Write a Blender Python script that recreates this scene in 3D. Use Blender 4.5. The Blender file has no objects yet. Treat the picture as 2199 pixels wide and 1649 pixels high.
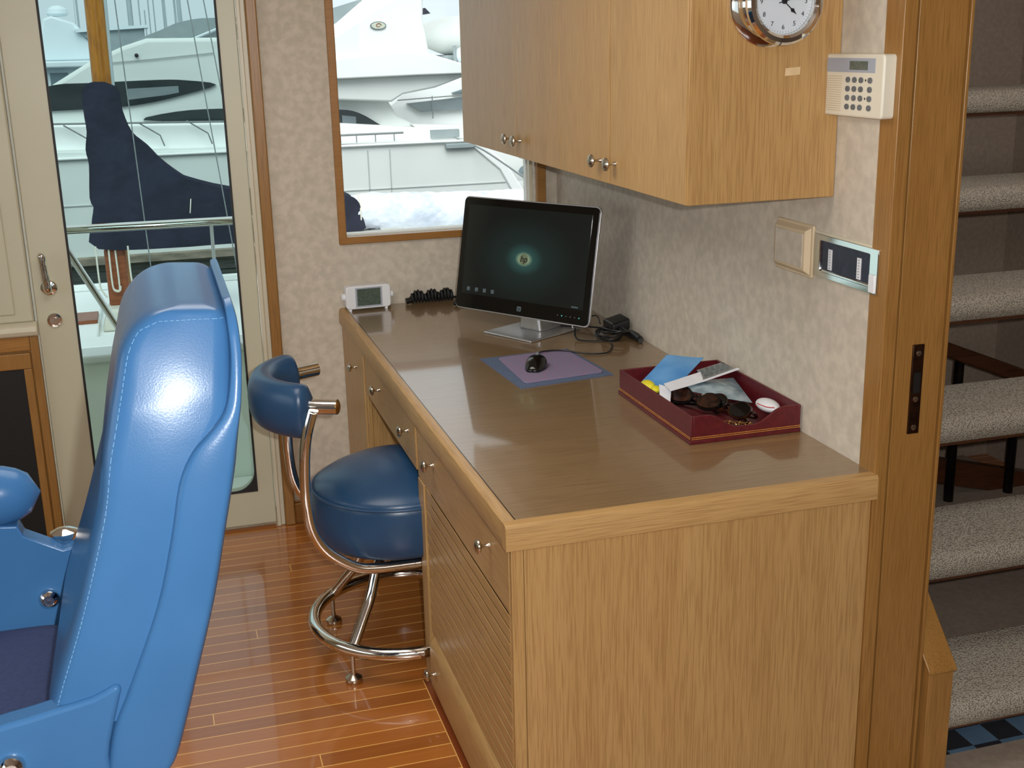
import bpy, bmesh, math, random
from mathutils import Vector, Matrix
random.seed(7)
PI = math.pi
scene = bpy.context.scene
C = scene.collection

# ---------------------------------------------------------------- camera, sky, light
cam_data = bpy.data.cameras.new('camera')
cam_data.sensor_fit = 'HORIZONTAL'; cam_data.sensor_width = 36.0
cam_data.lens = 2579.8 * 36.0 / 2199.0
cam_data.clip_start = 0.05; cam_data.clip_end = 400
cam = bpy.data.objects.new('camera', cam_data); C.objects.link(cam)
pitch, yaw, roll = -0.27967, -0.28443, 0.023227
Rm = (Matrix.Rotation(yaw, 3, 'Z') @ Matrix.Rotation(pitch, 3, 'X') @ Matrix.Rotation(roll, 3, 'Y'))
right, fwd, up = Rm.col[0], Rm.col[1], Rm.col[2]
M = Matrix((( right[0], up[0], -fwd[0], -0.57767),
            ( right[1], up[1], -fwd[1], -2.00993),
            ( right[2], up[2], -fwd[2],  1.63269),
            (0, 0, 0, 1)))
cam.matrix_world = M
scene.camera = cam
scene.view_settings.view_transform = 'Standard'
scene.view_settings.look = 'None'
scene.view_settings.exposure = 0.15
scene.view_settings.gamma = 1.0
scene.view_settings.use_curve_mapping = False

world = bpy.data.worlds.new('overcast_sky'); scene.world = world
world.use_nodes = True
nt = world.node_tree; nt.nodes.clear()
wo = nt.nodes.new('ShaderNodeOutputWorld'); bg = nt.nodes.new('ShaderNodeBackground')
gr = nt.nodes.new('ShaderNodeValToRGB'); tc = nt.nodes.new('ShaderNodeTexCoord'); sp = nt.nodes.new('ShaderNodeSeparateXYZ')
nt.links.new(tc.outputs['Generated'], sp.inputs[0]); nt.links.new(sp.outputs['Z'], gr.inputs[0])
gr.color_ramp.elements[0].position = 0.0; gr.color_ramp.elements[0].color = (0.74, 0.83, 0.88, 1)
gr.color_ramp.elements[1].position = 0.7; gr.color_ramp.elements[1].color = (0.98, 1.0, 1.0, 1)
nt.links.new(gr.outputs[0], bg.inputs[0]); bg.inputs[1].default_value = 1.1
nt.links.new(bg.outputs[0], wo.inputs[0])

def light(name, kind, loc, direction, energy, color, size=1.0, size_y=None, angle=None):
    d = bpy.data.lights.new(name, kind); d.energy = energy; d.color = color
    if kind == 'AREA':
        d.shape = 'RECTANGLE'; d.size = size; d.size_y = size_y or size
    if kind in ('SPOT', 'POINT'): d.shadow_soft_size = size
    if kind == 'SUN': d.angle = angle
    if kind == 'SPOT': d.spot_size = math.radians(95); d.spot_blend = 0.6
    o = bpy.data.objects.new(name, d); C.objects.link(o); o.location = loc
    o.rotation_euler = Vector(direction).to_track_quat('-Z', 'Y').to_euler()
    return o
# bright part of the overcast sky, behind the boat
light('sun', 'SUN', (0, -5, 12), (0.15, 0.75, -0.65), 2.05, (1.0, 0.99, 0.97), angle=math.radians(40))
# daylight through the windshield (left), unseen fill lamp added behind the camera
light('windshield_daylight', 'AREA', (-2.75, -0.25, 1.45), (1, 0.05, -0.12), 5, (0.94, 0.98, 1.0), 2.9, 0.8)
light('aft_ceiling_fill', 'AREA', (-0.7, -2.3, 2.27), (0, 0.25, -1), 22, (1.0, 0.96, 0.9), 1.3, 0.8)
# the camera's own flash, beside the lens
flash_pos = M @ Vector((0.06, 0.035, 0.0))
light('camera_flash', 'SPOT', flash_pos, tuple(fwd), 122, (1.0, 0.995, 0.975), 0.012)
# unseen overhead lamps added to fill the saloon and stairs
light('ceiling_fill', 'AREA', (-0.5, 0.4, 2.05), (0, 0, -1), 11, (1.0, 0.96, 0.89), 0.9)
light('stair_fill', 'AREA', (1.7, 0.2, 2.25), (0, 0.3, -1), 6.0, (1.0, 0.95, 0.9), 0.5)

# ---------------------------------------------------------------- materials
def lin(c):
    return tuple(((v/255.0)/12.92 if v/255.0 <= 0.04045 else ((v/255.0+0.055)/1.055)**2.4) for v in c) + (1.0,)
def base(name, color, rough=0.5, metal=0.0, spec=0.5, coat=0.0, emis=None, estr=0.0):
    m = bpy.data.materials.new(name); m.use_nodes = True
    b = m.node_tree.nodes['Principled BSDF']
    b.inputs['Base Color'].default_value = lin(color)
    b.inputs['Roughness'].default_value = rough; b.inputs['Metallic'].default_value = metal
    b.inputs['Specular IOR Level'].default_value = spec
    b.inputs['Coat Weight'].default_value = coat; b.inputs['Coat Roughness'].default_value = 0.06
    if emis: b.inputs['Emission Color'].default_value = lin(emis); b.inputs['Emission Strength'].default_value = estr
    return m, m.node_tree, b
def noise_mat(name, c1, c2, scale=(20, 20, 20), detail=3, rough=0.5, metal=0.0, bump=0.0, bscale=None, spec=0.5, coat=0.0, lo=0.35, hi=0.65, dist=0.001):
    m, t, b = base(name, c1, rough, metal, spec, coat)
    tc = t.nodes.new('ShaderNodeTexCoord'); mp = t.nodes.new('ShaderNodeMapping'); n = t.nodes.new('ShaderNodeTexNoise')
    r = t.nodes.new('ShaderNodeValToRGB')
    mp.inputs['Scale'].default_value = scale; n.inputs['Scale'].default_value = 1.0; n.inputs['Detail'].default_value = detail
    t.links.new(tc.outputs['Object'], mp.inputs[0]); t.links.new(mp.outputs[0], n.inputs['Vector'])
    t.links.new(n.outputs['Fac'], r.inputs[0])
    r.color_ramp.elements[0].position = lo; r.color_ramp.elements[0].color = lin(c1)
    r.color_ramp.elements[1].position = hi; r.color_ramp.elements[1].color = lin(c2)
    t.links.new(r.outputs[0], b.inputs['Base Color'])
    if bump:
        bp = t.nodes.new('ShaderNodeBump'); bp.inputs['Strength'].default_value = bump; bp.inputs['Distance'].default_value = dist
        if bscale:
            n2 = t.nodes.new('ShaderNodeTexNoise'); n2.inputs['Scale'].default_value = bscale; n2.inputs['Detail'].default_value = 3
            t.links.new(tc.outputs['Object'], n2.inputs['Vector']); t.links.new(n2.outputs['Fac'], bp.inputs['Height'])
        else: t.links.new(n.outputs['Fac'], bp.inputs['Height'])
        t.links.new(bp.outputs[0], b.inputs['Normal'])
    return m
def wood(name, c1, c2, c3, axis='z', rough=0.38, fine=420, spec=0.5, coat=0.0):
    """straight grained veneer: long fine pores running along axis plus broad tonal bands"""
    m, t, b = base(name, c1, rough, 0, spec, coat)
    tc = t.nodes.new('ShaderNodeTexCoord')
    def stretched(f, l, det):
        mp = t.nodes.new('ShaderNodeMapping'); n = t.nodes.new('ShaderNodeTexNoise')
        s = [f, f, f]; s['xyz'.index(axis)] = l
        mp.inputs['Scale'].default_value = s; n.inputs['Scale'].default_value = 1; n.inputs['Detail'].default_value = det
        t.links.new(tc.outputs['Object'], mp.inputs[0]); t.links.new(mp.outputs[0], n.inputs['Vector']); return n
    nb = stretched(14, 0.7, 4); nf = stretched(fine, 12, 2)
    r = t.nodes.new('ShaderNodeValToRGB')
    r.color_ramp.elements[0].position = 0.3; r.color_ramp.elements[0].color = lin(c1)
    r.color_ramp.elements[1].position = 0.7; r.color_ramp.elements[1].color = lin(c2)
    t.links.new(nb.outputs['Fac'], r.inputs[0])
    r2 = t.nodes.new('ShaderNodeValToRGB'); r2.color_ramp.elements[0].position = 0.36; r2.color_ramp.elements[1].position = 0.56
    r2.color_ramp.elements[0].color = (1, 1, 1, 1); r2.color_ramp.elements[1].color = (0, 0, 0, 1)
    t.links.new(nf.outputs['Fac'], r2.inputs[0])
    mx = t.nodes.new('ShaderNodeMix'); mx.data_type = 'RGBA'; mx.inputs[7].default_value = lin(c3)
    mm = t.nodes.new('ShaderNodeMath'); mm.operation = 'MULTIPLY'; mm.inputs[1].default_value = 0.6
    t.links.new(r2.outputs[0], mm.inputs[0]); t.links.new(mm.outputs[0], mx.inputs[0])
    t.links.new(r.outputs[0], mx.inputs[6]); t.links.new(mx.outputs[2], b.inputs['Base Color'])
    bp = t.nodes.new('ShaderNodeBump'); bp.inputs['Strength'].default_value = 0.12; bp.inputs['Distance'].default_value = 0.0006
    t.links.new(nf.outputs['Fac'], bp.inputs['Height']); t.links.new(bp.outputs[0], b.inputs['Normal'])
    return m

MAT = {}
MAT['oak_v'] = wood('oak_veneer_vertical', (190, 152, 98), (180, 141, 88), (150, 112, 66), 'z')
MAT['oak_x'] = wood('oak_veneer_lengthwise', (192, 154, 100), (182, 143, 90), (156, 118, 72), 'x')
MAT['oak_y'] = wood('oak_veneer_along_desk', (188, 150, 98), (178, 140, 88), (150, 114, 70), 'y')
MAT['top'] = wood('oak_worktop', (142, 115, 81), (139, 112, 78), (116, 92, 63), 'x', rough=0.3, fine=330, coat=0.9)
MAT['trim'] = wood('amber_oak_trim', (164, 120, 64), (150, 107, 54), (128, 89, 42), 'z', rough=0.3)
MAT['trim_x'] = wood('amber_oak_trim_flat', (172, 124, 66), (158, 110, 54), (138, 92, 44), 'x', rough=0.3)
MAT['dark_wood'] = wood('dark_walnut', (88, 52, 32), (70, 40, 24), (50, 28, 18), 'x', rough=0.3)
MAT['paper'] = noise_mat('mottled_wallpaper', (196, 186, 170), (212, 201, 184), (38, 38, 38), 6, 0.8, bump=0.08, bscale=90, lo=0.38, hi=0.64)
MAT['cream'] = noise_mat('cream_gelcoat', (196, 192, 168), (200, 196, 172), (4, 4, 4), 2, 0.38, bump=0.02, bscale=40)
MAT['cream_b'] = noise_mat('cream_moulding', (206, 198, 174), (212, 204, 182), (6, 6, 6), 2, 0.35)
MAT['taupe'] = noise_mat('taupe_fabric_wall', (142, 126, 112), (154, 138, 122), (60, 60, 60), 4, 0.9, bump=0.3, bscale=300)
MAT['ceiling'] = noise_mat('ceiling_vinyl', (226, 220, 208), (232, 226, 214), (5, 5, 5), 2, 0.7)
MAT['leather'] = noise_mat('blue_leather', (58, 103, 150), (62, 108, 156), (7, 7, 7), 3, 0.25, bump=0.1, bscale=420, spec=0.22)
MAT['leather_dim'] = noise_mat('blue_leather_dimmed', (34, 68, 102), (38, 73, 108), (9, 9, 9), 3, 0.32, bump=0.1, bscale=420, spec=0.5)  # same blue leather, darkened in colour for the stool's dimmer light
MAT['navy_seat'] = noise_mat('navy_seat_cloth', (36, 48, 84), (42, 55, 94), (150, 150, 150), 3, 0.85, bump=0.4, bscale=500)
MAT['stitch'] = noise_mat('light_stitching', (96, 146, 190), (116, 164, 204), (300, 300, 300), 1, 0.6)
MAT['chrome'] = noise_mat('polished_chrome', (226, 224, 220), (236, 234, 230), (3, 3, 3), 1, 0.06, metal=1.0)
MAT['nickel'] = noise_mat('satin_nickel', (190, 182, 168), (204, 196, 182), (30, 30, 30), 1, 0.22, metal=1.0)
MAT['brushed'] = noise_mat('brushed_aluminium', (196, 196, 198), (208, 208, 210), (4, 200, 4), 2, 0.33, metal=0.9)
MAT['brass'] = noise_mat('dull_brass', (170, 130, 76), (184, 144, 88), (40, 40, 40), 2, 0.3, metal=1.0)
MAT['black'] = noise_mat('black_plastic', (16, 17, 18), (24, 25, 26), (30, 30, 30), 2, 0.42)
MAT['gloss'] = noise_mat('black_gloss_bezel', (9, 10, 11), (12, 13, 14), (5, 5, 5), 1, 0.05)
MAT['void'] = noise_mat('black_mesh_and_gap_shade', (10, 9, 9), (18, 16, 15), (220, 220, 220), 1, 0.6)  # black of the mesh; also painted shade in door gaps and latch hole
MAT['white_p'] = noise_mat('white_plastic', (232, 234, 238), (238, 240, 244), (8, 8, 8), 1, 0.35)
MAT['ivory'] = noise_mat('ivory_plastic', (226, 220, 202), (232, 226, 208), (8, 8, 8), 1, 0.4)
MAT['ivory_w'] = noise_mat('beige_plastic', (206, 186, 152), (214, 194, 162), (8, 8, 8), 1, 0.45)
MAT['greyblue'] = noise_mat('grey_blue_label', (166, 172, 184), (172, 178, 190), (8, 8, 8), 1, 0.5)
MAT['lcd'] = noise_mat('grey_liquid_crystal', (74, 88, 80), (88, 100, 90), (140, 140, 140), 1, 0.2)
MAT['button'] = noise_mat('grey_rubber_button', (96, 100, 104), (112, 116, 120), (60, 60, 60), 1, 0.6)
MAT['dial'] = noise_mat('white_clock_dial', (212, 218, 226), (220, 226, 232), (8, 8, 8), 1, 0.4)
MAT['ink'] = noise_mat('black_ink', (22, 22, 26), (30, 30, 34), (60, 60, 60), 1, 0.5)
MAT['maroon'] = noise_mat('maroon_leather', (84, 18, 26), (96, 24, 30), (90, 90, 90), 3, 0.38, bump=0.25, bscale=700)
MAT['maroon_in'] = noise_mat('maroon_lining', (72, 26, 26), (84, 34, 32), (90, 90, 90), 3, 0.6)
MAT['gilt'] = noise_mat('gilt_line', (176, 116, 50), (196, 136, 66), (120, 120, 120), 1, 0.4)
MAT['mat_blue'] = noise_mat('woven_blue_mat', (72, 88, 116), (98, 112, 140), (260, 260, 260), 2, 0.9, bump=0.5, bscale=600)
MAT['pad'] = noise_mat('speckled_mauve_pad', (128, 124, 154), (146, 120, 148), (160, 160, 160), 4, 0.8, lo=0.42, hi=0.6)
MAT['card'] = noise_mat('white_card', (232, 234, 242), (240, 242, 248), (30, 30, 30), 1, 0.5)
MAT['bluepaper'] = noise_mat('blue_paper', (70, 140, 206), (110, 166, 218), (12, 12, 12), 2, 0.5)
MAT['yellow'] = noise_mat('yellow_plastic', (226, 214, 24), (236, 226, 60), (40, 40, 40), 2, 0.4)
MAT['red'] = noise_mat('red_plastic', (190, 34, 44), (206, 44, 52), (40, 40, 40), 2, 0.4)
MAT['foil'] = noise_mat('pill_foil', (150, 156, 160), (186, 190, 194), (120, 120, 120), 2, 0.25, metal=0.8, bump=0.6, bscale=200)
MAT['tortoise'] = noise_mat('tortoiseshell', (20, 10, 8), (62, 32, 18), (60, 60, 60), 3, 0.12, lo=0.4, hi=0.7)
MAT['navy_cover'] = noise_mat('navy_canvas', (22, 26, 42), (32, 37, 56), (5, 5, 5), 4, 0.85, bump=1.0, bscale=4, dist=0.06)
MAT['gel'] = noise_mat('white_gelcoat', (236, 240, 238), (240, 243, 241), (1, 1, 1), 1, 0.55)
MAT['gel_g'] = noise_mat('pale_grey_gelcoat', (212, 218, 214), (220, 225, 221), (1, 1, 1), 1, 0.6)
MAT['deck'] = noise_mat('pale_side_deck', (236, 243, 232), (240, 246, 236), (3, 3, 3), 2, 0.5)
MAT['dark_glass'] = noise_mat('smoked_glass', (34, 42, 46), (50, 58, 60), (1.2, 1.2, 3), 3, 0.12)
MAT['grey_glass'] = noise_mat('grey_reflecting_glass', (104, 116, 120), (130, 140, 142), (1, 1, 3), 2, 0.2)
MAT['line_grey'] = noise_mat('grey_seam', (168, 174, 172), (176, 182, 180), (5, 5, 5), 1, 0.6)
MAT['rope'] = noise_mat('pale_rope', (206, 204, 190), (220, 218, 204), (200, 200, 200), 1, 0.8)
MAT['rig'] = noise_mat('steel_rigging', (120, 126, 126), (134, 140, 140), (50, 50, 50), 1, 0.5)
MAT['varnish'] = wood('varnished_mast', (176, 114, 26), (158, 98, 20), (132, 78, 16), 'z', rough=0.25, fine=60)
MAT['mahogany'] = wood('varnished_mahogany', (150, 84, 44), (132, 70, 36), (112, 58, 28), 'x', rough=0.35, fine=60)
MAT['weathered'] = noise_mat('weathered_fender_board', (150, 140, 124), (112, 106, 92), (3, 3, 9), 4, 0.9)
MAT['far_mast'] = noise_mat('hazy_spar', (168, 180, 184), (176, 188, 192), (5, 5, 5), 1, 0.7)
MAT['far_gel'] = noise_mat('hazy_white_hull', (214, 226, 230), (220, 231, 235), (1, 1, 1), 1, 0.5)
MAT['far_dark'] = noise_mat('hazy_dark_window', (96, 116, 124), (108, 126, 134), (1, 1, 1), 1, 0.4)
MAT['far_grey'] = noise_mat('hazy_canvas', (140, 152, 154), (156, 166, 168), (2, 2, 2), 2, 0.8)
MAT['dark_metal'] = noise_mat('dark_bronze_tube', (30, 26, 26), (42, 36, 34), (30, 30, 30), 1, 0.2, metal=0.7)
MAT['strike'] = noise_mat('aged_bronze_plate', (52, 34, 24), (74, 48, 32), (40, 40, 40), 2, 0.3, metal=0.8)
MAT['rubber'] = noise_mat('black_gasket', (24, 26, 26), (30, 32, 32), (50, 50, 50), 1, 0.6)

def carpet_mat():
    m, t, b = base('looped_stair_carpet', (176, 166, 150), 0.95)
    tc = t.nodes.new('ShaderNodeTexCoord')
    v = t.nodes.new('ShaderNodeTexVoronoi'); v.inputs['Scale'].default_value = 230
    mp = t.nodes.new('ShaderNodeMapping'); mp.inputs['Scale'].default_value = (1, 1.0, 1.5)
    t.links.new(tc.outputs['Object'], mp.inputs[0]); t.links.new(mp.outputs[0], v.inputs['Vector'])
    r = t.nodes.new('ShaderNodeValToRGB')
    r.color_ramp.elements[0].position = 0.15; r.color_ramp.elements[0].color = lin((200, 190, 172))
    r.color_ramp.elements[1].position = 0.75; r.color_ramp.elements[1].color = lin((128, 120, 108))
    t.links.new(v.outputs['Distance'], r.inputs[0]); t.links.new(r.outputs[0], b.inputs['Base Color'])
    bp = t.nodes.new('ShaderNodeBump'); bp.invert = True; bp.inputs['Strength'].default_value = 0.9; bp.inputs['Distance'].default_value = 0.004
    t.links.new(v.outputs['Distance'], bp.inputs['Height']); t.links.new(bp.outputs[0], b.inputs['Normal'])
    return m
MAT['carpet'] = carpet_mat()
def floor_mat():
    m, t, b = base('teak_and_holly_floor', (176, 92, 36), 0.2, coat=0.6)
    N = t.nodes; L = t.links
    tc = N.new('ShaderNodeTexCoord'); s = N.new('ShaderNodeSeparateXYZ'); L.new(tc.outputs['Object'], s.inputs[0])
    def math_(op, a, bb=None):
        n = N.new('ShaderNodeMath'); n.operation = op
        for i, v in enumerate((a, bb)):
            if v is None: continue
            if isinstance(v, (int, float)): n.inputs[i].default_value = v
            else: L.new(v, n.inputs[i])
        return n.outputs[0]
    W_ = 0.0535
    q = math_('DIVIDE', math_('ADD', s.outputs['Y'], 10.0), W_)
    fr = math_('FRACT', q); idx = math_('FLOOR', q)
    line = math_('LESS_THAN', fr, 0.062)
    off = math_('FRACT', math_('MULTIPLY', idx, 0.618))
    qx = math_('ADD', math_('DIVIDE', s.outputs['X'], 2.6), off)
    joint = math_('LESS_THAN', math_('FRACT', math_('ADD', qx, 20.0)), 0.0010)
    ln = math_('MAXIMUM', line, joint)
    inb = math_('MAXIMUM', math_('LESS_THAN', s.outputs['X'], -0.020), math_('GREATER_THAN', s.outputs['Y'], 0.80))
    edge = math_('MULTIPLY', math_('MULTIPLY', math_('GREATER_THAN', s.outputs['X'], -0.0225), math_('LESS_THAN', s.outputs['X'], -0.020)), math_('LESS_THAN', s.outputs['Y'], 0.80))
    ln = math_('MAXIMUM', math_('MULTIPLY', ln, inb), edge)
    wn = N.new('ShaderNodeTexWhiteNoise'); cmb = N.new('ShaderNodeCombineXYZ')
    L.new(idx, cmb.inputs[0]); L.new(math_('FLOOR', math_('ADD', qx, 20.0)), cmb.inputs[1]); L.new(cmb.outputs[0], wn.inputs['Vector'])
    mp = N.new('ShaderNodeMapping'); mp.inputs['Scale'].default_value = (4, 90, 1); L.new(tc.outputs['Object'], mp.inputs[0])
    n = N.new('ShaderNodeTexNoise'); n.inputs['Scale'].default_value = 1; n.inputs['Detail'].default_value = 4; L.new(mp.outputs[0], n.inputs['Vector'])
    mixv = math_('ADD', math_('MULTIPLY', wn.outputs['Value'], 0.55), math_('MULTIPLY', n.outputs['Fac'], 0.6))
    r = N.new('ShaderNodeValToRGB')
    r.color_ramp.elements[0].position = 0.2; r.color_ramp.elements[0].color = lin((148, 84, 34))
    r.color_ramp.elements[1].position = 0.9; r.color_ramp.elements[1].color = lin((180, 108, 46))
    L.new(mixv, r.inputs[0])
    bord = N.new('ShaderNodeMix'); bord.data_type = 'RGBA'; L.new(inb, bord.inputs[0])
    bord.inputs[6].default_value = lin((126, 62, 30)); L.new(r.outputs[0], bord.inputs[7])
    mx = N.new('ShaderNodeMix'); mx.data_type = 'RGBA'; L.new(ln, mx.inputs[0]); L.new(bord.outputs[2], mx.inputs[6])
    mx.inputs[7].default_value = lin((232, 176, 96)); L.new(mx.outputs[2], b.inputs['Base Color'])
    b.inputs['Roughness'].default_value = 0.24
    return m
MAT['floor'] = floor_mat()
def checker_mat():
    m, t, b = base('checkered_mat', (60, 90, 120), 0.9)
    ck = t.nodes.new('ShaderNodeTexChecker'); ck.inputs['Scale'].default_value = 14
    tc = t.nodes.new('ShaderNodeTexCoord'); n = t.nodes.new('ShaderNodeTexNoise'); n.inputs['Scale'].default_value = 9
    r = t.nodes.new('ShaderNodeMix'); r.data_type = 'RGBA'
    t.links.new(tc.outputs['Object'], ck.inputs['Vector']); t.links.new(tc.outputs['Object'], n.inputs['Vector'])
    r.inputs[6].default_value = lin((96, 126, 150)); r.inputs[7].default_value = lin((60, 84, 110)); t.links.new(n.outputs['Fac'], r.inputs[0])
    t.links.new(r.outputs[2], ck.inputs['Color1']); ck.inputs['Color2'].default_value = lin((22, 22, 30))
    t.links.new(ck.outputs['Color'], b.inputs['Base Color'])
    return m
MAT['checker'] = checker_mat()
def water_mat():
    m, t, b = base('dark_harbour_water', (14, 24, 20), 0.3)
    n = t.nodes.new('ShaderNodeTexNoise'); n.inputs['Scale'].default_value = 2.2; n.inputs['Detail'].default_value = 4
    tc = t.nodes.new('ShaderNodeTexCoord'); mp = t.nodes.new('ShaderNodeMapping'); mp.inputs['Scale'].default_value = (0.6, 2.0, 1)
    t.links.new(tc.outputs['Object'], mp.inputs[0]); t.links.new(mp.outputs[0], n.inputs['Vector'])
    bp = t.nodes.new('ShaderNodeBump'); bp.inputs['Strength'].default_value = 1.0; bp.inputs['Distance'].default_value = 0.12
    t.links.new(n.outputs['Fac'], bp.inputs['Height']); t.links.new(bp.outputs[0], b.inputs['Normal'])
    b.inputs['Specular IOR Level'].default_value = 0.03
    return m
MAT['water'] = water_mat()
def pane_mat(name, tint, refl=0.45):
    m = bpy.data.materials.new(name); m.use_nodes = True; t = m.node_tree; t.nodes.clear()
    o = t.nodes.new('ShaderNodeOutputMaterial'); tr = t.nodes.new('ShaderNodeBsdfTransparent'); gl = t.nodes.new('ShaderNodeBsdfGlossy')
    fr = t.nodes.new('ShaderNodeFresnel'); fr.inputs['IOR'].default_value = 1.4
    n = t.nodes.new('ShaderNodeTexNoise'); n.inputs['Scale'].default_value = 3
    r = t.nodes.new('ShaderNodeMix'); r.data_type = 'RGBA'; r.inputs[6].default_value = (*tint, 1); r.inputs[7].default_value = (*[min(1, v*1.02) for v in tint], 1)
    t.links.new(n.outputs['Fac'], r.inputs[0]); t.links.new(r.outputs[2], tr.inputs[0])
    gl.inputs['Roughness'].default_value = 0.01
    mx = t.nodes.new('ShaderNodeMixShader'); sc_ = t.nodes.new('ShaderNodeMath'); sc_.operation = 'MULTIPLY'; sc_.inputs[1].default_value = refl
    t.links.new(fr.outputs[0], sc_.inputs[0]); t.links.new(sc_.outputs[0], mx.inputs[0])
    t.links.new(tr.outputs[0], mx.inputs[1]); t.links.new(gl.outputs[0], mx.inputs[2]); t.links.new(mx.outputs[0], o.inputs[0])
    return m
MAT['pane_door'] = pane_mat('grey_tinted_pane', (0.71, 0.79, 0.79), 0.0)
MAT['pane'] = pane_mat('clear_pane', (0.95, 0.97, 0.97))
MAT['crystal'] = pane_mat('clock_crystal', (0.98, 0.98, 0.98))
MAT['blister'] = pane_mat('clear_plastic_bag', (0.80, 0.86, 0.89))
def wrap_mat():
    m = noise_mat('creased_white_plastic', (200, 209, 225), (228, 234, 243), (5, 2, 6), 5, 0.22, bump=1.0, bscale=6, dist=0.05, lo=0.35, hi=0.6)  # blue-grey shading of the creases mixed into the white
    return m
MAT['wrap'] = wrap_mat()
def screen_mat():
    m, t, b = base('lit_screen', (6, 8, 8), 0.08)
    tc = t.nodes.new('ShaderNodeTexCoord'); g = t.nodes.new('ShaderNodeVectorMath'); g.operation = 'LENGTH'
    mp = t.nodes.new('ShaderNodeMapping'); mp.inputs['Scale'].default_value = (1, 1, 1.5); t.links.new(tc.outputs['Object'], mp.inputs[0])
    t.links.new(mp.outputs[0], g.inputs[0])
    r = t.nodes.new('ShaderNodeValToRGB'); t.links.new(g.outputs['Value'], r.inputs[0])
    e = r.color_ramp.elements; e[0].position = 0.012; e[0].color = (0.26, 0.32, 0.20, 1)
    e[1].position = 0.20; e[1].color = (0.005, 0.007, 0.0065, 1)
    k = e.new(0.026); k.color = (0.10, 0.16, 0.11, 1); k = e.new(0.034); k.color = (0.02, 0.06, 0.055, 1); k = e.new(0.075); k.color = (0.009, 0.018, 0.017, 1)
    t.links.new(r.outputs[0], b.inputs['Emission Color']); b.inputs['Emission Strength'].default_value = 1.0
    return m
MAT['screen'] = screen_mat()
def icon(name, c, s=1.0):
    return base(name, (10, 10, 10), 0.3, emis=c, estr=s)[0]
MAT['logo'] = icon('screen_logo_glow', (120, 128, 96), 0.55)
MAT['logo_d'] = icon('screen_logo_dark', (20, 24, 18), 0.5)
MAT['icon_g'] = icon('screen_icon_grey', (72, 82, 84), 0.8)
MAT['icon_b'] = icon('button_glow', (70, 200, 190), 0.9)

# ---------------------------------------------------------------- mesh helpers
class MB:
    def __init__(s): s.bm = bmesh.new()
    def box(s, x0, x1, y0, y1, z0, z1):
        v = [s.bm.verts.new((x, y, z)) for x in (x0, x1) for y in (y0, y1) for z in (z0, z1)]
        for f in ((0,1,3,2),(4,6,7,5),(0,4,5,1),(2,3,7,6),(0,2,6,4),(1,5,7,3)): s.bm.faces.new([v[i] for i in f])
        return s
    def hexa(s, pts):
        v = [s.bm.verts.new(p) for p in pts]   # bottom 4 ccw, top 4 ccw
        for f in ((3,2,1,0),(4,5,6,7),(0,1,5,4),(1,2,6,5),(2,3,7,6),(3,0,4,7)): s.bm.faces.new([v[i] for i in f])
        return s
    def rings(s, rings, closed=False, caps=True):
        R = [[s.bm.verts.new(p) for p in r] for r in rings]; n = len(R[0]); m = len(R)
        for i in range(m if closed else m-1):
            a, b = R[i], R[(i+1) % m]
            for j in range(n): s.bm.faces.new((a[j], a[(j+1)%n], b[(j+1)%n], b[j]))
        if caps and not closed:
            s.bm.faces.new(R[0][::-1]); s.bm.faces.new(R[-1])
        return s
    def tube(s, pts, r, closed=False, n=12, caps=True, smooth=0):
        pts = [Vector(p) for p in pts]
        if smooth: pts = catmull(pts, smooth, closed)
        m = len(pts); rr = r if isinstance(r, (list, tuple)) else None
        rings = []; prev = None
        for i, p in enumerate(pts):
            a = pts[(i-1) % m] if (closed or i) else p; b = pts[(i+1) % m] if (closed or i < m-1) else p
            t = (b-a).normalized()
            if prev is None:
                u = t.orthogonal().normalized()
            else:
                u = (prev - t*prev.dot(t)); u = u.normalized() if u.length > 1e-6 else t.orthogonal().normalized()
            prev = u; w = t.cross(u)
            q = rr[min(int(i*len(rr)/m), len(rr)-1)] if rr else r
            rings.append([p + (u*math.cos(2*PI*k/n) + w*math.sin(2*PI*k/n))*q for k in range(n)])
        return s.rings(rings, closed, caps)
    def cyl(s, p, q, r, r2=None, n=24): 
        p, q = Vector(p), Vector(q); t = (q-p).normalized(); u = t.orthogonal().normalized(); w = t.cross(u); r2 = r if r2 is None else r2
        return s.rings([[p+(u*math.cos(2*PI*k/n)+w*math.sin(2*PI*k/n))*r for k in range(n)], [q+(u*math.cos(2*PI*k/n)+w*math.sin(2*PI*k/n))*r2 for k in range(n)]])
    def lathe(s, prof, c, axis=(0,0,1), n=32):
        """prof: list of (radius, distance along axis)"""
        c = Vector(c); t = Vector(axis).normalized(); u = t.orthogonal().normalized(); w = t.cross(u)
        return s.rings([[c+t*h+(u*math.cos(2*PI*k/n)+w*math.sin(2*PI*k/n))*max(r, 1e-4) for k in range(n)] for r, h in prof])
    def prism(s, poly, plane, a, b):
        def P(u, v, d): return {'xz': (u, d, v), 'xy': (u, v, d), 'yz': (d, u, v)}[plane]
        A = [s.bm.verts.new(P(u, v, a)) for u, v in poly]; B = [s.bm.verts.new(P(u, v, b)) for u, v in poly]
        s.bm.faces.new(A[::-1]); s.bm.faces.new(B); n = len(A)
        for i in range(n): s.bm.faces.new((A[i], A[(i+1)%n], B[(i+1)%n], B[i]))
        return s
    def ball(s, c, r, sc=(1,1,1), u=16, v=10):
        bmesh.ops.create_uvsphere(s.bm, u_segments=u, v_segments=v, radius=r, matrix=Matrix.Translation(c) @ Matrix.Diagonal((*sc, 1)))
        return s
    def quad(s, pts): s.bm.faces.new([s.bm.verts.new(p) for p in pts]); return s
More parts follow.
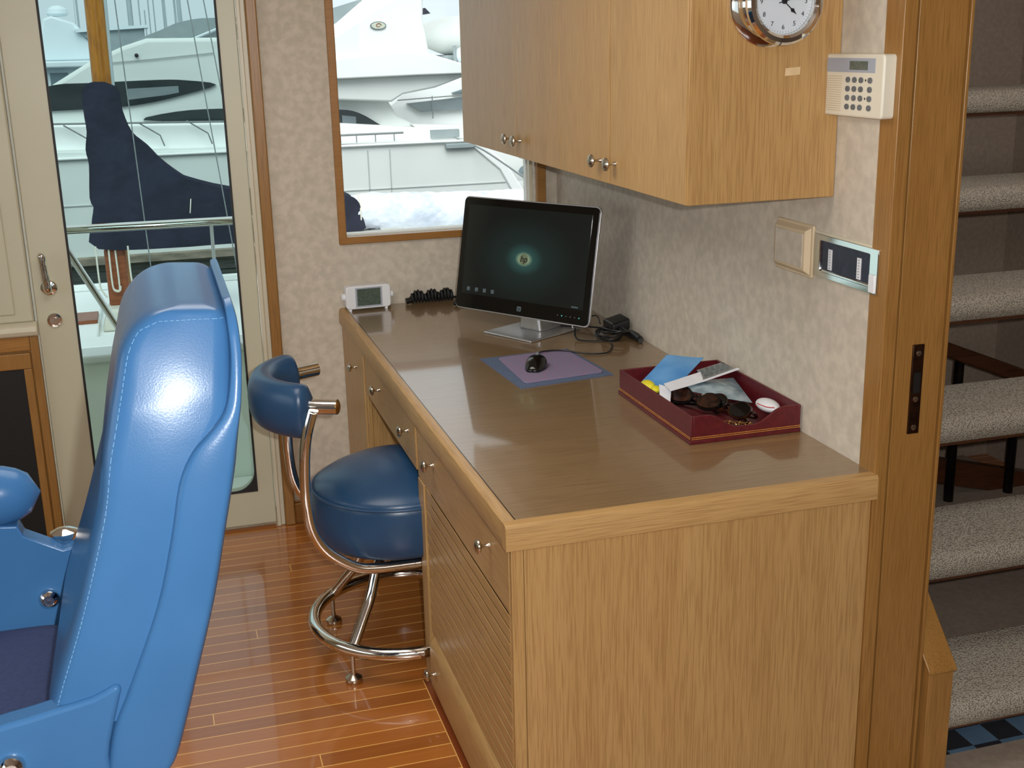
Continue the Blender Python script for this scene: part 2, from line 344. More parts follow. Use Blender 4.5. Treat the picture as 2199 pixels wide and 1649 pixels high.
def catmull(P, k, closed=False):
    out = []; n = len(P)
    for i in range(n if closed else n-1):
        if closed: a, b, c, d = P[(i-1)%n], P[i], P[(i+1)%n], P[(i+2)%n]
        else: a, b, c, d = P[max(i-1,0)], P[i], P[i+1], P[min(i+2,n-1)]
        for j in range(k):
            t = j/k
            out.append(0.5*((2*b)+(c-a)*t+(2*a-5*b+4*c-d)*t*t+(3*b-a-3*c+d)*t*t*t))
    if not closed: out.append(P[-1])
    return out
def cat2(P, k, closed=False): return [(v.x, v.y) for v in catmull([Vector((a, b, 0)) for a, b in P], k, closed)]
def obj(name, mb, mat, parent=None, bevel=0, seg=2, angle=35, subsurf=0, local=False):
    me = bpy.data.meshes.new(name); bmesh.ops.recalc_face_normals(mb.bm, faces=mb.bm.faces[:])
    for f in mb.bm.faces: f.smooth = True
    mb.bm.to_mesh(me); mb.bm.free()
    me.materials.append(MAT[mat] if isinstance(mat, str) else mat)
    me.set_sharp_from_angle(angle=math.radians(angle))
    o = bpy.data.objects.new(name, me); C.objects.link(o)
    if parent is not None:
        o.parent = parent
        if not local:
            w = Vector((0, 0, 0)); p = parent
            while p is not None: w += p.location; p = p.parent
            me.transform(Matrix.Translation(-w))
    if bevel:
        b = o.modifiers.new('bevel', 'BEVEL'); b.width = bevel; b.segments = seg; b.limit_method = 'ANGLE'; b.angle_limit = math.radians(40)
        b.harden_normals = False
    if subsurf:
        b = o.modifiers.new('subsurf', 'SUBSURF'); b.levels = subsurf; b.render_levels = subsurf
    return o
def tag(o, label, cat, group=None):
    o['label'] = label; o['category'] = cat
    if group: o['group'] = group
    return o
def thing(name, label, cat, loc=(0, 0, 0), group=None):
    o = bpy.data.objects.new(name, None); C.objects.link(o); o.location = loc; o.empty_display_size = 0.1
    return tag(o, label, cat, group)
def struct(o, label=None):
    o['kind'] = 'structure'
    if label: o['label'] = label
    return o
def text(name, body, size, mat, parent, origin, xdir, ydir, depth=0.0004, bold=False, shear=0):
    cu = bpy.data.curves.new(name, 'FONT'); cu.body = body; cu.size = size; cu.align_x = 'CENTER'; cu.align_y = 'CENTER'
    cu.extrude = depth; cu.shear = shear; cu.resolution_u = 3
    t = bpy.data.objects.new(name, cu); C.objects.link(t)
    dg = bpy.context.evaluated_depsgraph_get(); dg.update()
    me = bpy.data.meshes.new_from_object(t.evaluated_get(dg)); bpy.data.objects.remove(t); bpy.data.curves.remove(cu)
    x = Vector(xdir).normalized(); y = Vector(ydir).normalized(); z = x.cross(y)
    Mx = Matrix(((x[0], y[0], z[0], origin[0]), (x[1], y[1], z[1], origin[1]), (x[2], y[2], z[2], origin[2]), (0, 0, 0, 1)))
    me.transform(Mx); w = Vector((0, 0, 0)); p = parent
    while p is not None: w += p.location; p = p.parent
    me.transform(Matrix.Translation(-w)); me.materials.clear(); me.materials.append(MAT[mat])
    me.name = name
    o = bpy.data.objects.new(name, me); C.objects.link(o); o.parent = parent; return o
def rrect(x0, x1, z0, z1, r, n=6):
    pts = []
    for cx, cz, a0 in ((x1-r, z1-r, 0), (x0+r, z1-r, 90), (x0+r, z0+r, 180), (x1-r, z0+r, 270)):
        for k in range(n+1):
            a = math.radians(a0+90*k/n); pts.append((cx+r*math.cos(a), cz+r*math.sin(a)))
    return pts
def holed_plate(mb, outer, inner, r, y0, y1, n=6):
    """flat plate in the x-z plane with a rounded rectangular hole"""
    ip = rrect(*inner, r, n); X0, X1, Z0, Z1 = outer
    corner = [(X1, Z1), (X0, Z1), (X0, Z0), (X1, Z0)]
    op = [corner[i//(n+1)] for i in range(len(ip))]
    # split outer corners so that the ring stays quads
    op = []
    for i, (x, z) in enumerate(ip):
        c = i//(n+1); k = i % (n+1); cx, cz = corner[c]
        if k == 0: op.append((cx, z) if c in (0, 2) else (x, cz))
        elif k == n: op.append((x, cz) if c in (0, 2) else (cx, z))
        else: op.append((cx, cz))
    rings = [[(x, y0, z) for x, z in ip], [(x, y0, z) for x, z in op], [(x, y1, z) for x, z in op], [(x, y1, z) for x, z in ip]]
    mb.rings(rings, closed=True); bmesh.ops.remove_doubles(mb.bm, verts=mb.bm.verts[:], dist=1e-6)
    return mb

W, L, H = 0.781, 2.021, 0.76

# ---------------------------------------------------------------- the room
struct(obj('floor', MB().box(-3.0, 2.6, -3.6, 2.2, -0.05, 0.0), 'floor'), 'glossy teak floor with thin pale strips')
struct(obj('ceiling', MB().box(-3.0, 2.6, -3.6, 2.2, 2.3, 2.35), 'ceiling'))
# far wall: pieces round the door and the window
wf = MB()
wf.box(-3.0, -0.985, L, L+0.12, 0, 2.3); wf.box(-0.985, -0.213, L, L+0.12, 2.08, 2.3)
wf.box(-0.213, 0.03, L, L+0.12, 0, 2.3); wf.box(0.03, 0.70, L, L+0.12, 0, 0.998); wf.box(0.03, 0.70, L, L+0.12, 1.95, 2.3); wf.box(0.70, W+0.14, L, L+0.12, 0, 2.3)
wf.box(W+0.14, 2.6, L, L+0.12, 0, 2.3)
struct(obj('wall_far', wf, 'paper'), 'mottled beige wallpaper wall with window')
struct(obj('wall_right', MB().box(W, W+0.12, 0.055, L, 0, 2.3), 'paper'), 'mottled beige wallpaper wall above the desk')
struct(obj('wall_stairwell', MB().box(1.0, 2.5, 1.80, 1.86, -0.0, 2.3), 'taupe'), 'taupe wall behind the open stairs')
struct(obj('trim_6', MB().box(1.775, 1.835, 1.775, 1.7995, 0.0, 2.3), 'trim'), 'oak upright behind the upper stair treads')
struct(obj('wall_stairwell_side', MB().box(2.5, 2.56, -3.6, 1.86, 0, 2.3), 'taupe'))
wl = MB(); wl.box(-3.0, -2.9, -3.6, L, 0, 1.0); wl.box(-3.0, -2.9, -3.6, L, 1.95, 2.3); wl.box(-3.0, -2.9, -3.6, -1.5, 1.0, 1.95); wl.box(-3.0, -2.9, 1.3, L, 1.0, 1.95)
struct(obj('wall_left', wl, 'cream'))
wb = MB(); wb.box(-3.0, 2.6, -3.6, -3.5, 0, 1.1); wb.box(-3.0, 2.6, -3.6, -3.5, 1.9, 2.3); wb.box(-3.0, -1.9, -3.6, -3.5, 1.1, 1.9); wb.box(0.7, 2.6, -3.6, -3.5, 1.1, 1.9)
struct(obj('wall_back', wb, 'paper'))
# windshield and aft window panes
struct(obj('window_2', MB().box(-2.96, -2.95, -1.5, 1.3, 1.0, 1.95), 'pane')); struct(obj('window_3', MB().box(-1.9, 0.7, -3.56, -3.55, 1.1, 1.9), 'pane'))
# far window: frame + pane
wn = bpy.data.objects.new('window_1', None); C.objects.link(wn); wn.location = (0.36, L, 1.0); struct(wn, 'window over the desk with oak frame')
holed = MB(); holed_plate(holed, (0.004, 0.738, 0.978, 1.99), (0.030, 0.704, 1.002, 1.95), 0.004, L-0.014, L+0.03, 2)
obj('window_frame', holed, 'trim_x', wn, bevel=0.003)
rv = MB(); holed_plate(rv, (0.026, 0.708, 0.999, 1.954), (0.034, 0.690, 1.003, 1.94), 0.004, L+0.03, L+0.10, 2)
obj('window_reveal', rv, 'cream_b', wn)
gk = MB(); holed_plate(gk, (0.03, 0.697, 1.0, 1.945), (0.036, 0.686, 1.0035, 1.93), 0.006, L+0.06, L+0.074, 2)
obj('window_gasket', gk, 'white_p', wn)
obj('window_pane', MB().box(0.031, 0.694, L+0.064, L+0.070, 1.001, 1.94), 'pane', wn)
# door in the far wall
dr = bpy.data.objects.new('door_1', None); C.objects.link(dr); dr.location = (-0.6, L, 0); struct(dr, 'cream side door with tall tinted pane')
dp = MB(); holed_plate(dp, (-0.975, -0.276, 0.012, 2.06), (-0.857, -0.336, 0.140, 1.96), 0.07, L-0.006, L+0.045, 8)
obj('door_leaf', dp, 'cream', dr, bevel=0.004)
dg_ = MB(); holed_plate(dg_, (-0.860, -0.333, 0.137, 1.963), (-0.853, -0.340, 0.144, 1.956), 0.068, L-0.009, L-0.001, 8)
obj('door_gasket', dg_, 'rubber', dr)
dgl = MB(); dgl.prism(rrect(-0.856, -0.337, 0.141, 1.959, 0.068, 8), 'xz', L+0.012, L+0.018); obj('door_pane', dgl, 'pane_door', dr)
hd = MB(); hd.lathe([(0.0, -0.004), (0.025, -0.004), (0.025, 0.0), (0.0215, 0.004), (0.012, 0.006), (0.009, 0.010)], (-0.927, L-0.0105, 0.905), (0, -1, 0), 28)
obj('handle_rose', hd, 'chrome', dr)
hl = MB(); hl.tube([(-0.927, L-0.01, 0.905), (-0.927, L-0.045, 0.905), (-0.929, L-0.05, 0.925), (-0.933, L-0.05, 0.98), (-0.934, L-0.048, 1.012)], [0.012, 0.013, 0.012, 0.011, 0.012], n=14, smooth=5)
hl.ball((-0.934, L-0.048, 1.012), 0.0125); obj('door_handle', hl, 'chrome', dr)
lk = MB(); lk.lathe([(0.0, -0.004), (0.024, -0.004), (0.024, 0.0), (0.022, 0.003), (0.0165, 0.0035), (0.016, 0.001), (0.009, 0.001), (0.009, 0.006), (0.0, 0.006)], (-0.922, L-0.0105, 0.80), (0, -1, 0), 28)
obj('lock_cylinder', lk, 'chrome', dr)
# door trim: pale inner strip + oak casing
struct(obj('trim_1', MB().box(-0.272, -0.247, L-0.010, L+0.02, 0, 2.08).box(-0.276, -0.262, L-0.018, L-0.009, 0, 2.08), 'cream_b', bevel=0.003), 'cream inner strip of the door jamb')
struct(obj('trim_2', MB().box(-0.247, -0.212, L-0.022, L+0.02, 0, 2.10), 'trim', bevel=0.004), 'oak casing right of the side door')
struct(obj('baseboard_far', MB().box(-0.212, 0.0, L-0.014, L, 0, 0.075).box(-0.212, 0.0, L-0.008, L, 0.075, 0.084), 'trim_x', bevel=0.003), 'short oak baseboard beside the door')
# post (door jamb) at the near end of the desk wall
tp = MB(); tp.box(W-0.004, 0.806, -0.004, 0.055, 0, 2.3); tp.box(0.806, 0.812, 0.006, 0.055, 0, 2.3); tp.box(0.812, 0.918, 0.0, 0.055, 0, 2.3); tp.box(0.918, 0.9215, 0.004, 0.055, 0, 2.3); tp.box(0.9215, 0.929, -0.003, 0.06, 0, 2.3)
struct(obj('trim_3', tp, 'trim', bevel=0.0015), 'amber oak door post at the foot of the stairs')
struct(obj('trim_4', MB().box(W+0.12, W+0.135, 0.06, 1.80, 0, 2.3), 'trim'), 'oak panel lining the stairwell')
sp_ = thing('strike_plate', 'dark bronze strike plate with three screws on the oak door post', 'strike plate', (0.861, 0, 0.93))
obj('plate', MB().box(0.848, 0.874, -0.0035, 0.002, 0.838, 1.026), 'strike', sp_, bevel=0.001)
obj('latch_recess', MB().box(0.853, 0.869, -0.0042, -0.003, 0.925, 0.968), 'void', sp_)
for zz in (1.008, 0.912, 0.852):
    obj('screw', MB().lathe([(0.0, -0.001), (0.0062, -0.001), (0.0058, 0.0012), (0.003, 0.0022), (0.0, 0.0022)], (0.861, -0.003, zz), (0, -1, 0), 16), 'nickel', sp_)

# ---------------------------------------------------------------- console along the far wall, left of the door
cs = thing('console_cabinet', 'oak console with cream upper panel and black mesh front left of the door', 'cabinet', (-1.6, 1.95, 0))
yf = L-0.02
obj('carcass', MB().box(-2.6, -0.985, yf+0.002, L-0.001, 0.0, 0.745), 'trim', cs)
obj('corner_stile', MB().box(-1.003, -0.978, yf-0.014, L-0.001, 0.0, 0.758), 'trim', cs, bevel=0.003)
obj('top_rail', MB().box(-2.6, -1.004, yf-0.010, yf+0.002, 0.712, 0.758), 'trim_x', cs, bevel=0.002)
fm = MB(); fm.box(-2.6, -1.0065, yf-0.013, yf+0.002, 0.653, 0.705); fm.box(-1.032, -1.0065, yf-0.013, yf+0.002, 0.03, 0.653); fm.box(-2.6, -1.032, yf-0.013, yf+0.002, 0.03, 0.07)
dd = obj('door_frame', fm, 'trim', cs, bevel=0.003)
obj('mesh_panel', MB().box(-2.6, -1.030, yf-0.004, yf+0.001, 0.06, 0.66), 'void', cs)
obj('moulding', MB().prism([(yf+0.015, 0.757), (yf-0.012, 0.757), (yf-0.024, 0.763), (yf-0.030, 0.777), (yf-0.026, 0.792), (yf-0.013, 0.801), (yf+0.015, 0.804)], 'yz', -2.6, -0.974), 'cream_b', cs, bevel=0.004)
obj('upper_panel', MB().box(-2.6, -0.982, yf-0.002, L-0.001, 0.803, 2.2), 'cream', cs, bevel=0.006)
obj('raised_panel', MB().box(-2.6, -1.035, yf-0.008, yf, 0.83, 2.1), 'cream', cs, bevel=0.01, seg=4)

# ---------------------------------------------------------------- desk
def knob(parent, base_, d=(-1, 0, 0), s=1.0, mat='nickel'):
    pr = [(0.0, -0.002), (0.0055, -0.002), (0.0050, 0.002), (0.0032, 0.005), (0.0030, 0.014), (0.0045, 0.017), (0.0125, 0.0205), (0.0150, 0.0235), (0.0140, 0.0265), (0.0090, 0.0300), (0.0035, 0.0317), (0.0, 0.032)]
    return obj('knob', MB().lathe([(r*s, h*s) for r, h in pr], base_, d, 24), mat, parent)
wt = thing('worktop', 'brown oak worktop with rounded lighter lip running under the window', 'worktop', (0.39, 1.0, 0.71))
obj('top_panel', MB().box(0.013, W-0.001, 0.012, L-0.003, 0.715, H), 'top', wt)
lip = MB(); prof = [(0.0, 0.708), (-0.011, 0.708), (-0.0125, 0.712), (-0.0125, 0.748), (-0.010, 0.757), (-0.003, 0.7608), (0.0125, 0.7610), (0.0125, 0.708)]
lip.prism(prof, 'xz', -0.0, L-0.003); obj('front_lip', lip, 'oak_y', wt, bevel=0.0008)
obj('inlay_line', MB().box(0.0128, 0.0148, 0.013, L-0.004, 0.7598, 0.7604), 'dark_metal', wt)
lip = MB(); lip.prism([(-0.0125, 0.708), (-0.0125, 0.752), (-0.009, 0.7595), (0.0, 0.7612), (0.013, 0.7612), (0.013, 0.708)], 'yz', -0.0128, W+0.001)
obj('end_lip', lip, 'oak_x', wt, bevel=0.0008)

kn1 = thing('desk_cabinet', 'oak desk pedestal nearest the camera with slatted door and wide drawer', 'cabinet', (0.39, 0.4, 0))
obj('carcass', MB().box(0.030, W-0.006, 0.012, 0.770, 0.02, 0.706), 'oak_v', kn1)
obj('side_panel', MB().box(0.026, W-0.005, 0.0015, 0.012, 0.0, 0.707), 'oak_v', kn1, bevel=0.001)
obj('corner_stile', MB().box(0.0, 0.0245, -0.001, 0.014, 0.0, 0.707), 'oak_v', kn1, bevel=0.0015)
d1 = obj('drawer', MB().box(-0.0012, 0.029, 0.0145, 0.834, 0.566, 0.705), 'oak_y', kn1, bevel=0.0012)
knob(d1, (-0.001, 0.150, 0.655)); knob(d1, (-0.001, 0.650, 0.655))
obj('stile', MB().box(-0.003, 0.0139, 0.768, 0.835, 0.0, 0.562), 'oak_v', kn1, bevel=0.002)
sl = MB()
N_ = 13; pt_ = 0.398/N_
for k in range(N_):
    z0 = 0.166 + k*pt_; sl.box(-0.0005, 0.0020, 0.016, 0.752, z0, z0+pt_-0.0066)
sl.box(0.0020, 0.0060, 0.016, 0.030, 0.163, 0.562); sl.box(0.0020, 0.0060, 0.722, 0.752, 0.163, 0.562)
obj('slat_gap_shade', MB().box(0.022, 0.029, 0.016, 0.760, 0.163, 0.562), 'void', kn1)  # black sheet, paints the shade seen between the slats
obj('slatted_door', sl, 'oak_y', kn1)
obj('door_gap_shade', MB().box(0.0105, 0.0138, 0.752, 0.768, 0.160, 0.562), 'void', kn1)  # black strip put in for the shade of the gap by the stile
d2 = obj('toe_drawer', MB().prism([(0.013, 0.018), (-0.010, 0.018), (-0.014, 0.03), (-0.014, 0.13), (-0.010, 0.150), (0.0, 0.161), (0.013, 0.163)], 'xz', 0.016, 0.728), 'oak_y', kn1, bevel=0.002)
knob(d2, (-0.0135, 0.668, 0.088))

kd = thing('drawer_unit', 'oak drawer box with two knobs bridging the kneehole above the stool', 'drawer', (0.39, 1.2, 0.5))
obj('drawer_box', MB().box(0.014, W-0.006, 0.84, 1.578, 0.584, 0.706), 'oak_y', kd)
d3 = obj('drawer_front', MB().box(-0.0045, 0.0135, 0.838, 1.576, 0.578, 0.705), 'oak_y', kd, bevel=0.003)
knob(d3, (-0.004, 0.925, 0.658)); knob(d3, (-0.004, 1.326, 0.658))

kf = thing('desk_cabinet', 'narrow oak desk pedestal against the far wall under the clock radio', 'cabinet', (0.39, 1.8, 0))
obj('carcass', MB().box(0.014, W-0.006, 1.584, L-0.003, 0.0, 0.706), 'oak_v', kf)
obj('stile', MB().box(0.0, 0.0139, 1.582, 1.606, 0.0, 0.574), 'oak_v', kf, bevel=0.002)
d4 = obj('door', MB().box(-0.0045, 0.0135, 1.609, L-0.004, 0.05, 0.705), 'oak_v', kf, bevel=0.003)
knob(d4, (-0.004, 1.742, 0.622))
struct(obj('trim_5', MB().box(0.74, W-0.0061, 0.836, 1.583, 0.0, 0.58), 'oak_v'), 'oak back panel inside the kneehole')

# ---------------------------------------------------------------- hanging cabinet
hc = thing('wall_cabinet', 'oak wall cabinet with four doors hanging above the desk', 'cabinet', (0.6, 1.0, 1.3))
xc, zc = 0.443, 1.3015
obj('carcass', MB().box(xc+0.0185, W-0.001, 0.224, L-0.02, zc+0.012, 2.2), 'oak_v', hc)
obj('end_panel', MB().box(xc+0.004, W-0.001, 0.211, 0.224, zc, 2.2), 'oak_v', hc, bevel=0.0015)
for (a, b, kb) in ((0.2125, 0.6265, 0.595), (0.6335, 0.984, 0.690), (0.9855, 1.371, 1.337), (1.3725, 1.998, 1.425)):
    dd = obj('door', MB().box(xc, xc+0.018, a, b, zc+0.001, 2.195), 'oak_v', hc, bevel=0.0012)
    knob(dd, (xc+0.001, kb, 1.352), s=1.05, mat='nickel')
obj('lit_edge_strip', MB().box(xc+0.006, xc+0.0184, 0.6268, 0.6332, zc+0.002, 2.19), 'oak_x', hc)  # added strip, stands for the lit door edge in the gap

ck = thing('ship_clock', 'round chrome ship clock with white dial on the cabinet end', 'clock', (0.612, 0.211, 1.69))
cc = (0.612, 0.211, 1.69)
obj('case', MB().lathe([(0.0, 0.0), (0.083, 0.0), (0.085, 0.003), (0.0845, 0.0075), (0.081, 0.010), (0.069, 0.0135), (0.0665, 0.018), (0.0665, 0.048), (0.069, 0.052), (0.070, 0.056), (0.0, 0.056)], cc, (0, -1, 0), 64), 'chrome', ck)
obj('bezel', MB().lathe([(0.0705, 0.0555), (0.079, 0.058), (0.0815, 0.064), (0.081, 0.071), (0.076, 0.0765), (0.068, 0.078), (0.0625, 0.074), (0.0605, 0.068), (0.0605, 0.060)], cc, (0, -1, 0), 64), 'chrome', ck)
obj('dial', MB().lathe([(0.0, 0.058), (0.060, 0.058), (0.060, 0.0635), (0.0, 0.0635)], cc, (0, -1, 0), 64), 'dial', ck)
yd = 0.211-0.0640
for h in range(1, 13):
    a = PI/2 - h*PI/6
    text('numeral', str(h), 0.0125, 'ink', ck, (0.612+0.0475*math.cos(a), yd, 1.69+0.0475*math.sin(a)), (1, 0, 0), (0, 0, 1), 0.0002)
tk = MB()
for k in range(60):
    a = k*PI/30; r0 = 0.0555; r1 = 0.058
    tk.tube([(0.612+r0*math.cos(a), yd, 1.69+r0*math.sin(a)), (0.612+r1*math.cos(a), yd, 1.69+r1*math.sin(a))], 0.0003, n=4)
o = obj('minute_track', tk, 'ink', ck)
def hand(name, ang, ln, w, yy):
    a = PI/2 - ang; d = Vector((math.cos(a), 0, math.sin(a))); p = Vector((d.z, 0, -d.x)); c0 = Vector((0.612, yy, 1.69)); m = MB()
    pts = [(-0.012, w*0.5), (ln*0.55, w*0.4), (ln*0.68, w*1.9), (ln*0.8, w*0.9), (ln, 0.0002)]
    poly = [c0+d*u+p*v for u, v in pts]+[c0+d*u-p*v for u, v in pts[::-1]]
    A = [m.bm.verts.new(q) for q in poly]; B = [m.bm.verts.new(q+Vector((0, -0.0008, 0))) for q in poly]; n = len(A)
    m.bm.faces.new(A); m.bm.faces.new(B[::-1])
    for i in range(n): m.bm.faces.new((A[i], A[(i+1)%n], B[(i+1)%n], B[i]))
    obj(name, m, 'ink', ck)
hand('hour_hand', math.radians(132), 0.036, 0.0022, yd-0.001); hand('minute_hand', math.radians(76), 0.050, 0.0018, yd-0.0025)
obj('hub', MB().lathe([(0.0, 0.062), (0.005, 0.062), (0.005, 0.0685), (0.0, 0.069)], cc, (0, -1, 0), 20), 'ink', ck)
obj('crystal', MB().lathe([(0.0, 0.0705), (0.0602, 0.0705), (0.0602, 0.0722), (0.0, 0.0722)], cc, (0, -1, 0), 48), 'crystal', ck)

tag(obj('tape_strip', MB().hexa([(0.655, 0.2098, 1.549), (0.655, 0.2112, 1.549), (0.688, 0.2112, 1.551), (0.688, 0.2098, 1.551), (0.656, 0.2098, 1.564), (0.656, 0.2112, 1.564), (0.689, 0.2112, 1.566), (0.689, 0.2098, 1.566)]), noise_mat('yellowed_tape', (214, 184, 140), (222, 194, 152), (50, 50, 50), 1, 0.3)), 'small piece of yellowed tape on the wall cabinet end below the clock', 'tape')

kp = thing('alarm_keypad', 'ivory alarm keypad with round grey buttons on the wallpaper', 'keypad', (W, 0.12, 1.53))
obj('housing', MB().prism(rrect(0.012, 0.232, 1.470, 1.590, 0.008, 4), 'yz', W-0.030, W), 'ivory', kp, bevel=0.004, seg=3)
obj('face_label', MB().box(W-0.0306, W-0.0290, 0.040, 0.224, 1.555, 1.582), 'greyblue', kp)
obj('display', MB().box(W-0.0312, W-0.0298, 0.065, 0.128, 1.560, 1.5765), 'lcd', kp)
for r_ in range(4):
    for c_ in range(4):
        yb = [0.055, 0.086, 0.109, 0.132][c_]; zb = 1.541 - r_*0.0172
        obj('button', MB().prism([(yb+0.0074*math.cos(2*PI*q/16), zb+0.0056*math.sin(2*PI*q/16)) for q in range(16)], 'yz', W-0.0318, W-0.029), 'button', kp)
gl_ = MB()
for k in range(16): gl_.box(W-0.0304, W-0.0298, 0.155, 0.220, 1.480+k*0.0044, 1.4815+k*0.0044)
obj('speaker_grille', gl_, 'ivory_w', kp)
for zz in (1.541, 1.5066): obj('indicator', MB().box(W-0.0308, W-0.0296, 0.069, 0.072, zz-0.002, zz+0.002), 'ink', kp)

sf = thing('switch_frame', 'beige square wall frame left of the chrome recess', 'switch plate', (W, 0.35, 1.17))
m_ = MB()
def yz_plate(mb, outer, inner, x0, x1):
    t = MB(); holed_plate(t, outer, inner, 0.002, x0, x1, 2)
    for v in t.bm.verts: v.co = (v.co.y, v.co.x, v.co.z)
    mb.bm.free(); mb.bm = t.bm; return mb
obj('base_plate', MB().prism(rrect(0.277, 0.436, 1.116, 1.231, 0.004, 3), 'yz', W-0.006, W), 'ivory_w', sf, bevel=0.002)
fm_ = MB(); A_, B_ = (0.284, 0.432, 1.121, 1.226), (0.294, 0.424, 1.131, 1.217)
fm_.rings([[(W-0.005, a[0], a[2]), (W-0.005, a[1], a[2]), (W-0.005, a[1], a[3]), (W-0.005, a[0], a[3])] if x == 0 else [(W-0.017, a[0], a[2]), (W-0.017, a[1], a[2]), (W-0.017, a[1], a[3]), (W-0.017, a[0], a[3])] for x, a in ((0, A_), (1, B_))])
obj('raised_rim', fm_, 'ivory_w', sf, bevel=0.0015)
obj('inset', MB().box(W-0.0185, W-0.016, 0.300, 0.418, 1.137, 1.211), 'paper', sf, bevel=0.0008)

cr = thing('chrome_recess', 'chrome framed recess holding a black switch panel beside the oak post', 'switch panel', (W, 0.145, 1.17))
m_ = MB(); obj('chrome_frame', yz_plate(m_, (0.022, 0.264, 1.128, 1.219), (0.052, 0.240, 1.142, 1.206), W-0.010, W), 'chrome', cr, bevel=0.004, seg=3)
obj('backing_plate', yz_plate(MB(), (0.016, 0.268, 1.124, 1.223), (0.024, 0.262, 1.130, 1.217), W-0.003, W), 'cream_b', cr)
obj('switch_panel', MB().box(W-0.006, W, 0.05, 0.242, 1.140, 1.208), noise_mat('midnight_panel', (30, 34, 52), (42, 46, 66), (60, 60, 60), 2, 0.25), cr)
for yy in (0.093, 0.203):
    st = obj('label_strip', MB().box(W-0.0075, W-0.0055, yy-0.007, yy+0.007, 1.148, 1.1915), 'white_p', cr)
    mk = MB()
    for k in range(7): mk.box(W-0.0080, W-0.0074, yy-0.0035, yy+0.0035, 1.151+k*0.0058, 1.1535+k*0.0058)
    obj('print', mk, 'greyblue', st)
obj('bottom_catch', MB().box(W-0.011, W-0.004, 0.035, 0.23, 1.139, 1.146), 'chrome', cr, bevel=0.002)
obj('end_clip', MB().box(W-0.013, W-0.009, 0.028, 0.048, 1.131, 1.167), 'white_p', cr, bevel=0.001)

# ---------------------------------------------------------------- monitor
mc = Vector((0.461, 1.45, 0.984)); th = -0.983; dx = Vector((math.cos(th), math.sin(th), 0)); nn = Vector((-0.8323, -0.5544, 0))
tl = math.atan2(0.067, 0.344)
upv = (Vector((0, 0, 1))*math.cos(tl) - nn*math.sin(tl)); fn = nn*math.cos(tl) + Vector((0, 0, 1))*math.sin(tl)
mo = thing('monitor', 'widescreen monitor with black glossy bezel and silver rim on the desk', 'monitor', (0.49, 1.475, H))
scr_c = mc - nn*0.030
def mplace(o): 
    x, y, z = dx, -fn, upv
    o.matrix_parent_inverse = Matrix.Identity(4)
    Mx = Matrix(((x[0], y[0], z[0], 0), (x[1], y[1], z[1], 0), (x[2], y[2], z[2], 0), (0, 0, 0, 1)))
    o.rotation_mode = 'QUATERNION'; o.rotation_quaternion = Mx.to_quaternion(); o.location = scr_c - mo.location; return o
hw_, hh_ = 0.262, 0.174
mplace(obj('rim', MB().prism(rrect(-hw_-0.0035, hw_+0.0035, -hh_-0.0035, hh_+0.0035, 0.017, 6), 'xz', 0.004, 0.012), 'brushed', mo, bevel=0.001, local=True))
mplace(obj('bezel', MB().prism(rrect(-hw_, hw_, -hh_+0.0005, hh_, 0.0155, 6), 'xz', 0.0, 0.010), 'gloss', mo, bevel=0.0008, local=True))
mplace(obj('back_shell', MB().prism(rrect(-hw_+0.02, hw_-0.02, -hh_+0.02, hh_-0.02, 0.03, 5), 'xz', 0.011, 0.040), 'black', mo, bevel=0.012, seg=3, local=True))
sm = MB(); sm.box(-0.240, 0.240, -0.0009, 0.002, -0.128, 0.152)
scr = mplace(obj('screen', sm, 'screen', mo, local=True))
def mchild(name, mb, mat): return mplace(obj(name, mb, mat, mo, local=True))
def disc(mb, cx, cz, r, y0, y1, n=40): return mb.prism([(cx+r*math.cos(2*PI*k/n), cz+r*math.sin(2*PI*k/n)) for k in range(n)], 'xz', y0, y1)
mchild('screen_logo', disc(MB(), 0, 0, 0.0165, -0.0014, -0.0008), 'logo')
def flat_text(name, body, size, mat, cx, cz, y, shear=0.25):
    cu = bpy.data.curves.new(name, 'FONT'); cu.body = body; cu.size = size; cu.align_x = 'CENTER'; cu.align_y = 'CENTER'; cu.extrude = 0.0002; cu.shear = shear
    cu.offset = size*0.012; cu.resolution_u = 3
    t = bpy.data.objects.new(name, cu); C.objects.link(t); dg = bpy.context.evaluated_depsgraph_get(); dg.update()
    me = bpy.data.meshes.new_from_object(t.evaluated_get(dg)); bpy.data.objects.remove(t); bpy.data.curves.remove(cu)
    me.transform(Matrix(((1, 0, 0, cx), (0, 0, -1, y), (0, 1, 0, cz), (0, 0, 0, 1)))); me.materials.clear(); me.materials.append(MAT[mat]); me.name = name
    o = bpy.data.objects.new(name, me); C.objects.link(o); o.parent = mo; return mplace(o)
flat_text('logo_letters', 'hp', 0.027, 'logo_d', 0.0, 0.0, -0.0018)
for k, c_ in enumerate((-0.212, -0.178, -0.145, -0.112)):
    mchild('desktop_icon', MB().box(c_-0.006, c_+0.006, -0.0016, -0.0008, -0.118, -0.106), 'icon_g')
mchild('taskbar_clock', MB().box(0.198, 0.222, -0.0016, -0.0008, -0.124, -0.120), 'icon_g')
mchild('bezel_badge', MB().prism(rrect(-0.008, 0.008, -0.160, -0.145, 0.003, 3), 'xz', -0.0012, 0.0002), 'icon_g')
flat_text('badge_letters', 'hp', 0.011, 'logo_d', 0.0, -0.1525, -0.0014)
for k in range(6): mchild('touch_button', MB().box(0.148+k*0.016, 0.151+k*0.016, -0.001, 0.0002, -0.154, -0.151), 'icon_b' if k in (1, 5) else 'icon_g')
